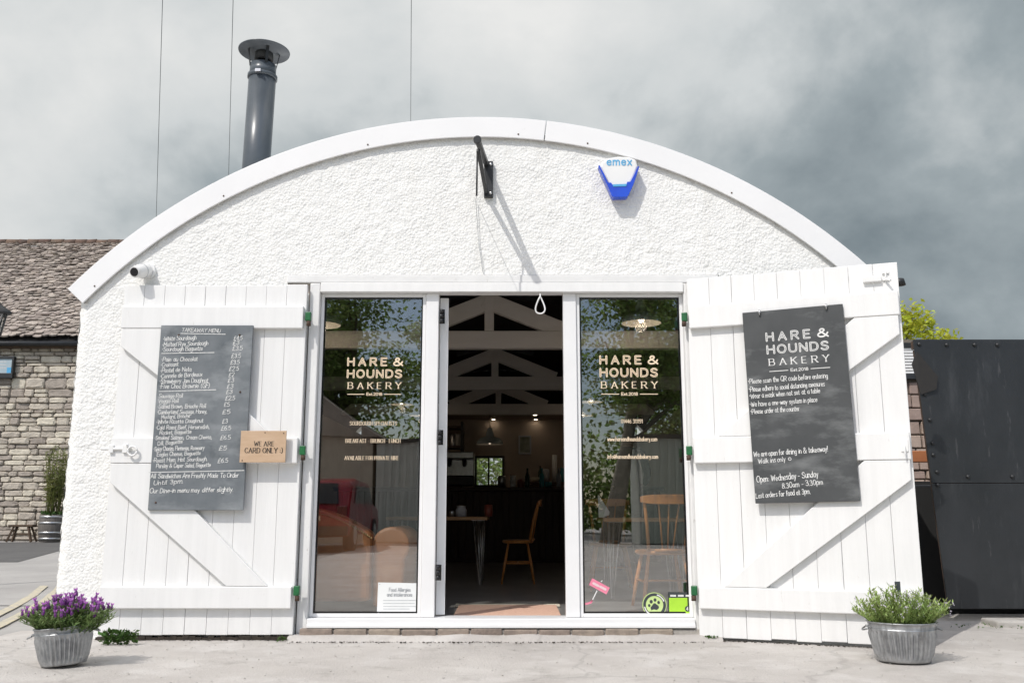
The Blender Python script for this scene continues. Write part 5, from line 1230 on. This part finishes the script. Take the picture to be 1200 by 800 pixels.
# trestle bench and barrel with bamboo
def gnd(px, py, Z=-.02):
    r_ = ray(px, py); t_ = (Z - CAM_H) / r_.z; return Vector((r_.x * t_, -CAM_D + r_.y * t_, Z))
bx = at(26, 625, 19.5).x
T = thing('trestle_bench', 'low dark wooden trestle bench against the stone house', 'bench', (bx, 19.5, -.016))
m = MB(); m.box(bx - .33, bx + .33, 19.36, 19.64, .40, .45); m.build('seat', M['bench_wood'], T, bevel=.01)
for sx in (-1, 1):
    for sy in (-1, 1): MB().bar((bx + sx * .20, 19.5 + sy * .08, .40), (bx + sx * .34, 19.5 + sy * .15, -.012), .055, .055).build('leg', M['bench_wood'], T, bevel=.005)
MB().bar((bx - .25, 19.5, .20), (bx + .25, 19.5, .20), .04, .05).build('stretcher', M['bench_wood'], T)
q = at(60, 620, 19.3); bx = q.x
T = thing('barrel_planter', 'half whisky barrel planter at the foot of the stone house', 'planter', (bx, 19.3, -.016))
prof = [(0, .01), (.27, .01), (.28, .02), (.325, .30), (.335, .45), (.325, .62), (.31, .74), (.285, .74), (.28, .66), (0, .65)]
MB().lathe(prof, (bx, 19.3, -.016), 32).build('staves', M['barrel'], T)
for z, r_ in ((.10, .302), (.26, .324), (.52, .338), (.68, .323)): MB().lathe([(r_, z - .025), (r_ + .008, z - .022), (r_ + .008, z + .022), (r_, z + .025)], (bx, 19.3, -.016), 32).build('hoop', M['steel'], T)
T = thing('bamboo_plant', 'tall yellow green bamboo growing in the barrel planter', 'plant', (bx, 19.3, .64))
m = MB(); lf = MB(); rg = random.Random(8)
for k in range(38):
    a = rg.uniform(0, 6.3); r_ = .22 * rg.random() ** .5; p = Vector((bx + r_ * math.cos(a), 19.3 + r_ * math.sin(a), .63)); hh = rg.uniform(1.0, 2.0); q = p + Vector((rg.uniform(-.22, .22), rg.uniform(-.2, .2), hh))
    m.tube([p, p.lerp(q, .5) + Vector((0, 0, .05)), q], [.011, .009, .005], 5)
    for i in range(int(26 * hh)):
        t_ = .32 + .68 * rg.random(); c_ = p.lerp(q, t_); lf.leaf(c_, (rg.uniform(-1, 1), rg.uniform(-1, 1), rg.uniform(-.6, .8)), rg.uniform(.10, .2), .026)
m.build('canes', M['leaf_bamboo'], T); lf.build('foliage', M['leaf_bamboo'], T, fixn=False)
m = MB()
for k in range(260):
    a = rg.uniform(0, 6.3); r_ = .30 * rg.random() ** .5; m.leaf((bx + r_ * math.cos(a), 19.3 + r_ * math.sin(a), .64 + rg.uniform(0, .14)), (rg.uniform(-1, 1), rg.uniform(-1, 1), rg.uniform(0, 1)), .09, .05)
T2_ = thing('ground_cover_plant', 'low bright green plant spilling over the rim of the barrel planter', 'plant', (bx, 19.3, .64)); m.build('foliage', M['leaf_weed'], T2_, fixn=False)
# lantern on a post at the edge of the picture
p = at(-4, 366, 4.0)
T = thing('street_lantern', 'black lantern on a post cut off by the left edge', 'lantern', (p.x - .55, 4.0, -.02))
MB().tube([(p.x - .55, 4, -.02), (p.x - .55, 4, .5), (p.x - .55, 4, p.z + .05)], [.07, .045, .04], 14).build('post', M['iron'], T)
MB().tube([(p.x - .55, 4, p.z + .02), (p.x - .3, 4, p.z + .25), (p.x, 4, p.z + .22), (p.x, 4, p.z + .12)], .018, 8).build('bracket', M['iron'], T)
MB().lathe([(0, .13), (.03, .12), (.05, .09), (.175, .0), (.175, -.02), (.10, -.02)], (p.x, 4, p.z), 4).build('hood', M['iron'], T)
m = MB()
for k in range(4):
    a = k * math.pi / 2; m.bar((p.x + .12 * math.cos(a), 4 + .12 * math.sin(a), p.z - .02), (p.x + .075 * math.cos(a), 4 + .075 * math.sin(a), p.z - .24), .014, .014)
m.lathe([(.085, -.24), (.085, -.265), (0, -.27)], (p.x, 4, p.z), 4); m.build('cage', M['iron'], T)
MB().lathe([(.115, -.022), (.07, -.238)], (p.x, 4, p.z), 4).build('lantern_glass', M['glass'], T)

# ================================================================== RIGHT: black steel gate and the yard behind it
GY = .95
tl, tr, bl = at(1070, 397.5, GY), at(1200, 398.5, GY), at(1111.5, 713, GY)
G_ = thing('steel_gate', 'tall black painted steel sheet gate beside the shop', 'gate', (4.6, GY, 0))
XE = 6.2
seamz = at(1100, 566, GY).z; xs_ = tl.x + (bl.x - tl.x) * (tl.z - seamz) / (tl.z - bl.z)
MB().prism([(xs_, seamz + .003), (XE, seamz + .003), (XE, tl.z), (tl.x, tl.z)], GY, GY + .012).build('sheet', M['black_sheet'], G_, bevel=.003)
MB().prism([(bl.x, bl.z), (XE, bl.z), (XE, seamz - .001), (xs_, seamz - .001)], GY + .003, GY + .015).build('sheet', M['black_sheet'], G_, bevel=.003)
m = MB(); m.box(tl.x + .01, XE, GY + .02, GY + .07, tl.z - .07, tl.z - .01); m.box(xs_ + .02, XE, GY + .02, GY + .07, seamz - .03, seamz + .03)
m.bar((tl.x + .05, GY + .045, tl.z - .08), (bl.x + .05, GY + .045, bl.z + .02), .06, .05, up=(0, 1, 0)); m.build('gate_frame', M['rust'], G_)
riv = [(tl.x + .03 + (tl.z - z) * (bl.x - tl.x) / (tl.z - bl.z) + rg.uniform(0, .02), z) for z in (tl.z - .04, 1.70, 1.50, 1.32, 1.23, 1.10, 1.00)]
riv += [(x, tl.z - .045) for x in (tl.x + .26, tl.x + .48, tl.x + .66, tl.x + .9)] + [(x, seamz + .05) for x in (xs_ + .28, xs_ + .62, xs_ + .95)]
for x, z in riv:
    MB().lathe([(0, -.014), (.012, -.012), (.016, -.004), (.016, 0)], (0, 0, 0), 12).build('rivet', M['iron'], G_, world=False)
    o = COL.objects[-1]; o.location = Vector((x, GY - .001, z)) - G_.location; o.rotation_euler = (R(-90), 0, 0)
m = MB(); m.tube([(4.9, GY + .05, 0), (4.9, GY + .05, .12)], .05, 10); m.tube([(6.0, GY + .05, 0), (6.0, GY + .05, .12)], .05, 10); m.build('castor', M['iron'], G_)
m = MB(); f = [tl + Vector((.015, -.012, -.10)), tl + Vector((.16, -.02, -.30)), tl + Vector((.14, -.018, -.40)), tl + Vector((.02, -.01, -.44)), tl + Vector((-.03, -.004, -.2))]
m.add([tuple(q) for q in f] + [tuple(q + Vector((0, -.006, 0))) for q in f], [(0, 1, 2, 3, 4), (5, 6, 7, 8, 9)[::-1]] + [(k, (k + 1) % 5, 5 + (k + 1) % 5, 5 + k) for k in range(5)]); m.build('torn_flap', M['ink'], G_)
MB().box(3.3, 6.4, GY + .55, GY + .62, -.01, 1.0).build('dark_backing', M['dark'], G_)  # near-black sheet standing well behind the lower half of the gate
# low kerb under the gate
tag(MB().box(3.45, 6.4, .62, .86, -.02, .035).build('kerb_stone', M['kerb'], None, bevel=.012, loc=(4.9, .74, 0)), 'worn concrete kerb in front of the black steel gate', 'kerb')
m = MB(); rg2 = random.Random(4)
for k in range(110): m.leaf((rg2.uniform(3.1, 4.6), rg2.gauss(.58, .04), rg2.uniform(-.01, .02)), (rg2.uniform(-1, 1), rg2.uniform(-1, 1), rg2.uniform(.0, .5)), .02, .010)
tag(m.build('moss_strip', M['leaf_weed'], None, loc=(3.9, .58, 0), fixn=False), 'strip of moss and weeds along the kerb under the black gate', 'moss')['kind'] = 'stuff'
# outbuilding with a louvred vent
OY = 4.2
p = at(1076, 440, OY)
O_ = thing('outbuilding', 'stone outbuilding with a louvred vent glimpsed between shop and gate', 'building', (p.x + .8, OY, 0))
otop = at(1066, 397, OY).z
MB().box(p.x - 1.2, p.x + 2.6, OY + .05, OY + 3.5, -.02, otop).build('wall', M['joint'], O_)
m = MB(); z = .9
while z < otop - .05:
    hr = rg.uniform(.09, .16); x = p.x - .9
    while x < p.x + .7:
        wd_ = rg.uniform(.12, .32)
        if not (z + hr > at(1066, 441, OY).z and z < at(1066, 404, OY).z + .05):
            m.prism([(x + .008, z + .008), (x + wd_ - .008, z + .01), (x + wd_ - .012, z + hr - .008), (x + .01, z + hr - .01)], OY + .0 + rg.uniform(-.02, .02), OY + .06)
        x += wd_
    z += hr
m.build('stonework', pm('warm_stone', (.40, .31, .26), (.30, .23, .19), 5, .9, .7, 25, rnd=.2), O_, bevel=.008)
z0, z1 = at(1066, 438, OY).z, at(1066, 408, OY).z; v_ = MB()
xa_, xb_ = p.x - .6, at(1074, 420, OY).x
m = MB(); m.box(xa_, xb_ + .10, OY - .03, OY + .05, z0 - .06, z0); m.box(xa_, xb_ + .10, OY - .03, OY + .05, z1, z1 + .06); vt = m.build('vent_frame', M['iron'], O_)
m = MB(); z = z0 + .004
while z < z1 - .02: m.box(xa_, xb_ + .08, OY - .02 , OY + .03, z, z + .024); z += .034
m.build('louvres', M['plastic_white'], vt)
a, b_ = at(1066, 541, 2.6), at(1092, 528, 2.6)
tag(MB().box(a.x - .6, b_.x + .3, 2.6, 2.72, a.z, b_.z).build('timber_beam', M['orange_wood'], None, bevel=.006, loc=((a.x + b_.x) / 2, 2.66, a.z)), 'orange brown timber beam seen in the gap beside the gate', 'beam')
# shelf of stacked things under it
a, b_ = at(1070, 632, 2.7), at(1100, 622, 2.7)
T = thing('yard_shelf', 'rough timber shelf carrying grey plastic boxes behind the gate', 'shelf', ((a.x + b_.x) / 2, 2.7, -.008))
m = MB(); m.box(a.x - .7, b_.x + .4, 2.55, 3.1, a.z, b_.z); m.build('board', M['ply'], T, bevel=.004)
m = MB()
for x in (a.x - .66, b_.x + .36): m.box(x - .03, x + .03, 2.6, 3.05, -.008, a.z - .001)
m.build('upright', M['bench_wood'], T)
MB().box(a.x - .7, b_.x + .4, 3.105, 3.13, -.008, 1.1).build('back_panel', M['dark'], T)
zb_ = b_.z
a, b_ = at(1073, 610, 2.7), at(1096, 545, 2.7)
T = thing('plastic_box', 'pale grey plastic storage box on the rough shelf behind the gate', 'box', ((a.x + b_.x) / 2, 2.8, zb_))
m = MB(); m.prism([(a.x - .35, zb_ + .001), (b_.x - .02, zb_ + .001), (b_.x + .03, zb_ + .40), (a.x - .40, zb_ + .40)], 2.6, 3.05); m.build('tub', M['crate_grey'], T, bevel=.015)
MB().box(a.x - .42, b_.x + .05, 2.58, 3.07, zb_ + .402, zb_ + .43).build('lid', M['iron'], T, bevel=.008)
p = at(1052, 337, -.30)
T = thing('door_lamp', 'tiny black lamp head peeping past the top of the right barn door', 'lamp', (p.x + .3, .2, p.z)); q = at(1053.5, 331, .2)
MB().lathe([(0, .03), (.035, .025), (.045, -.02), (0, -.022)], q, 16).build('head', M['iron'], T); MB().tube([q, q + Vector((-.1, .0, -.02)), (XR + .02, .2, q.z - .03)], .012, 8).build('arm', M['iron'], T)

# ================================================================== TREES
def tree(name, label, base, hgt, crowns, nleaf, lsize, leaf, bark, seed, trunk_r=.2, lean=(0, 0), clumps=60):
    T = thing(name, label, 'tree', base); rg = random.Random(seed); b = Vector(base)
    c0 = b + Vector((lean[0], lean[1], hgt * .55)); m = MB(); m.tube([b + Vector((0, 0, -.1)), b.lerp(c0, .4) + Vector((.05, 0, 0)), c0], [trunk_r, trunk_r * .75, trunk_r * .5], 12)
    lf = MB(); cl = []
    for (cx_, cy_, cz_, rx_, ry_, rz_) in crowns:
        for k in range(clumps):
            while True:
                q = Vector((rg.uniform(-1, 1), rg.uniform(-1, 1), rg.uniform(-1, 1)))
                if .25 < q.length < 1: break
            q = q * (1 - .22 * rg.random()); cl.append((b + Vector((cx_ + q.x * rx_, cy_ + q.y * ry_, cz_ + q.z * rz_)), rg.uniform(.16, .34) * min(rx_, rz_)))
    for i, (c_, r_) in enumerate(cl):
        if i % 3 == 0: m.tube([c0 + Vector((rg.uniform(-.1, .1), rg.uniform(-.1, .1), rg.uniform(-hgt * .25, 0))), c0.lerp(c_, .55) + Vector((0, 0, .1 * hgt * rg.random())), c_], [trunk_r * .28, trunk_r * .15, trunk_r * .05], 6, False)
        for k in range(int(nleaf / len(cl))):
            d = Vector((rg.gauss(0, 1), rg.gauss(0, 1), rg.gauss(0, .75))); p_ = c_ + d * r_ * .55
            lf.leaf(p_, (rg.uniform(-1, 1), rg.uniform(-1, 1), rg.uniform(-.7, .5)), lsize * rg.uniform(.6, 1.3), lsize * .62)
    m.build('trunk', bark, T, fixn=False); lf.build('crown', leaf, T, fixn=False); return T
tree('spring_tree', 'bright yellow green tree rising behind the black steel gate', (8.85, 15, -.02), 5.6, [(0, 0, 4.55, 1.4, 1.5, 1.2), (-.2, 0, 3.0, 1.5, 1.5, 1.2)], 8000, .15, M['leaf_spring'], M['bark'], 3, .16, clumps=45)
tree('garden_bush', 'leafy bush outside the back window of the shop', (-.5, 13.4, -.02), 1.6, [(0, 0, 1.5, 1.5, .8, 1.2)], 2600, .12, M['leaf_tree'], M['bark'], 5, .07, clumps=30)
# what the windows mirror: trees, a stone barn, a metal shed and a parked car across the lane
tree('roadside_tree', 'broad dark tree mirrored in the left window', (-5.2, -23, -.02), 9, [(0, 0, 6.2, 3.0, 2.4, 3.2), (-1.6, .5, 5.0, 2.2, 2, 2.2)], 24000, .16, M['leaf_tree'], M['bark'], 11, .3, clumps=50)
tree('roadside_tree', 'leaning pale barked tree mirrored in the right window', (2.6, -19, -.02), 9, [(1.2, 0, 5.6, 2.6, 2.0, 2.4), (3.4, -1, 4.0, 2.2, 2, 2.4)], 20000, .14, M['leaf_tree'], M['palebark'], 12, .26, (1.0, 0), clumps=40)
tree('roadside_tree', 'tall round tree standing behind the metal shed across the lane', (-1.0, -27, -.02), 8.6, [(0, 0, 5.4, 2.4, 2.4, 3.0)], 18000, .16, M['leaf_tree'], M['bark'], 13, .26, clumps=45)
tree('roadside_tree', 'dark tree at the right of the mirrored row', (7.0, -25, -.02), 8, [(0, 0, 4.8, 3.4, 2.4, 3.4)], 18000, .18, M['leaf_tree'], M['bark'], 14, .28, clumps=50)
m = MB(); rg = random.Random(77)
for k in range(16000):
    x = rg.uniform(-12, 13); m.leaf((x, -29.5 + rg.gauss(0, .5), abs(rg.gauss(0, 2.0)) + .1), (rg.uniform(-1, 1), rg.uniform(-1, 1), rg.uniform(-.4, .8)), .24, .17)
tag(m.build('hedge', M['leaf_tree'], None, loc=(0, -29.5, 0), fixn=False), 'long hedge across the lane behind the parked car', 'hedge')
Bn = thing('stone_barn', 'stone barn across the lane mirrored in the left window', 'barn', (-6.0, -19, 0))
MB().box(-8.4, -3.7, -22, -18, -.02, 2.75).build('wall', M['stone'], Bn); MB().prism([(-8.6, 2.76), (-3.5, 2.76), (-6.05, 4.5)], -22.2, -17.8).build('roof', M['tile'], Bn)
Sd = thing('metal_shed', 'grey corrugated metal shed across the lane mirrored in the windows', 'shed', (-2.4, -18, 0))
m = MB(); x = -3.6
while x < -1.25: m.box(x, x + .10, -18.03, -17.97, 0, 2.6); m.box(x + .101, x + .199, -18.0, -17.94, 0, 2.6); x += .2
m.build('cladding', M['shed'], Sd); MB().box(-3.6, -1.2, -20.5, -18.04, -.02, 2.6).build('body', M['shed'], Sd); MB().box(-3.7, -1.1, -20.6, -17.85, 2.605, 2.7).build('roof', M['iron'], Sd)
S2 = thing('metal_shed', 'pale green corrugated shed mirrored at the right of the right window', 'shed', (4.6, -18, 0))
m = MB(); x = 3.4
while x < 5.9: m.box(x, x + .10, -18.03, -17.97, 0, 2.7); m.box(x + .101, x + .199, -18.0, -17.94, 0, 2.7); x += .2
m.build('cladding', pm('pale_green_sheet', (.44, .48, .43), (.38, .42, .38), 2, .6), S2); MB().box(3.4, 5.9, -20.5, -18.04, -.02, 2.7).build('body', M['shed'], S2); MB().box(3.3, 6.0, -20.6, -17.85, 2.705, 2.8).build('roof', M['iron'], S2)
# red hatchback, tail towards the shop
CX, CY = -4.15, -14.5
C_ = thing('parked_car', 'dark red hatchback parked across the lane and mirrored in the left window', 'car', (CX, CY, -.022))
prof = [(CY + 1.9, .28), (CY + 1.95, .55), (CY + 1.92, .92), (CY + 1.55, 1.42), (CY + .9, 1.50), (CY - .5, 1.46), (CY - 1.15, 1.02), (CY - 2.0, .88), (CY - 2.15, .55), (CY - 2.1, .28)]
MB().prism(prof, CX - .84, CX + .84, 'x').build('body', M['red_paint'], C_, bevel=.08)
m = MB(); m.add([(CX - .62, CY + 1.945, .96), (CX + .62, CY + 1.945, .96), (CX + .55, CY + 1.60, 1.38), (CX - .55, CY + 1.60, 1.38), (CX - .62, CY + 1.90, .96), (CX + .62, CY + 1.90, .96), (CX + .55, CY + 1.56, 1.38), (CX - .55, CY + 1.56, 1.38)], [(0, 1, 2, 3), (4, 7, 6, 5), (0, 4, 5, 1), (1, 5, 6, 2), (2, 6, 7, 3), (3, 7, 4, 0)]); m.build('rear_window', M['car_glass'], C_)
for sx in (-1, 1):
    m = MB(); xx = CX + sx * .835; m.prism([(CY + 1.35, .98), (CY + 1.15, 1.36), (CY - .45, 1.36), (CY - .95, .98)], min(xx, xx + sx * .02), max(xx, xx + sx * .02), 'x'); m.build('side_window', M['car_glass'], C_)
    MB().box(CX + sx * .70 - .10, CX + sx * .70 + .10, CY + 1.93, CY + 1.975, .70, .92).build('tail_light', M['red_clay'], C_, bevel=.02)
    for yy in (1.25, -1.35):
        wl_ = MB().tube([(CX + sx * .66, CY + yy, .30), (CX + sx * .87, CY + yy, .30)], .31, 24).build('wheel', M['tyre'], C_); MB().tube([(CX + sx * .865, CY + yy, .30), (CX + sx * .88, CY + yy, .30)], .19, 16).build('rim', M['steel'], wl_)
MB().box(CX - .26, CX + .26, CY + 1.955, CY + 1.97, .60, .71).build('number_plate', M['gold'], C_); MB().box(CX - .84, CX + .84, CY + 1.90, CY + 2.0, .30, .50).build('bumper', M['iron'], C_, bevel=.03)
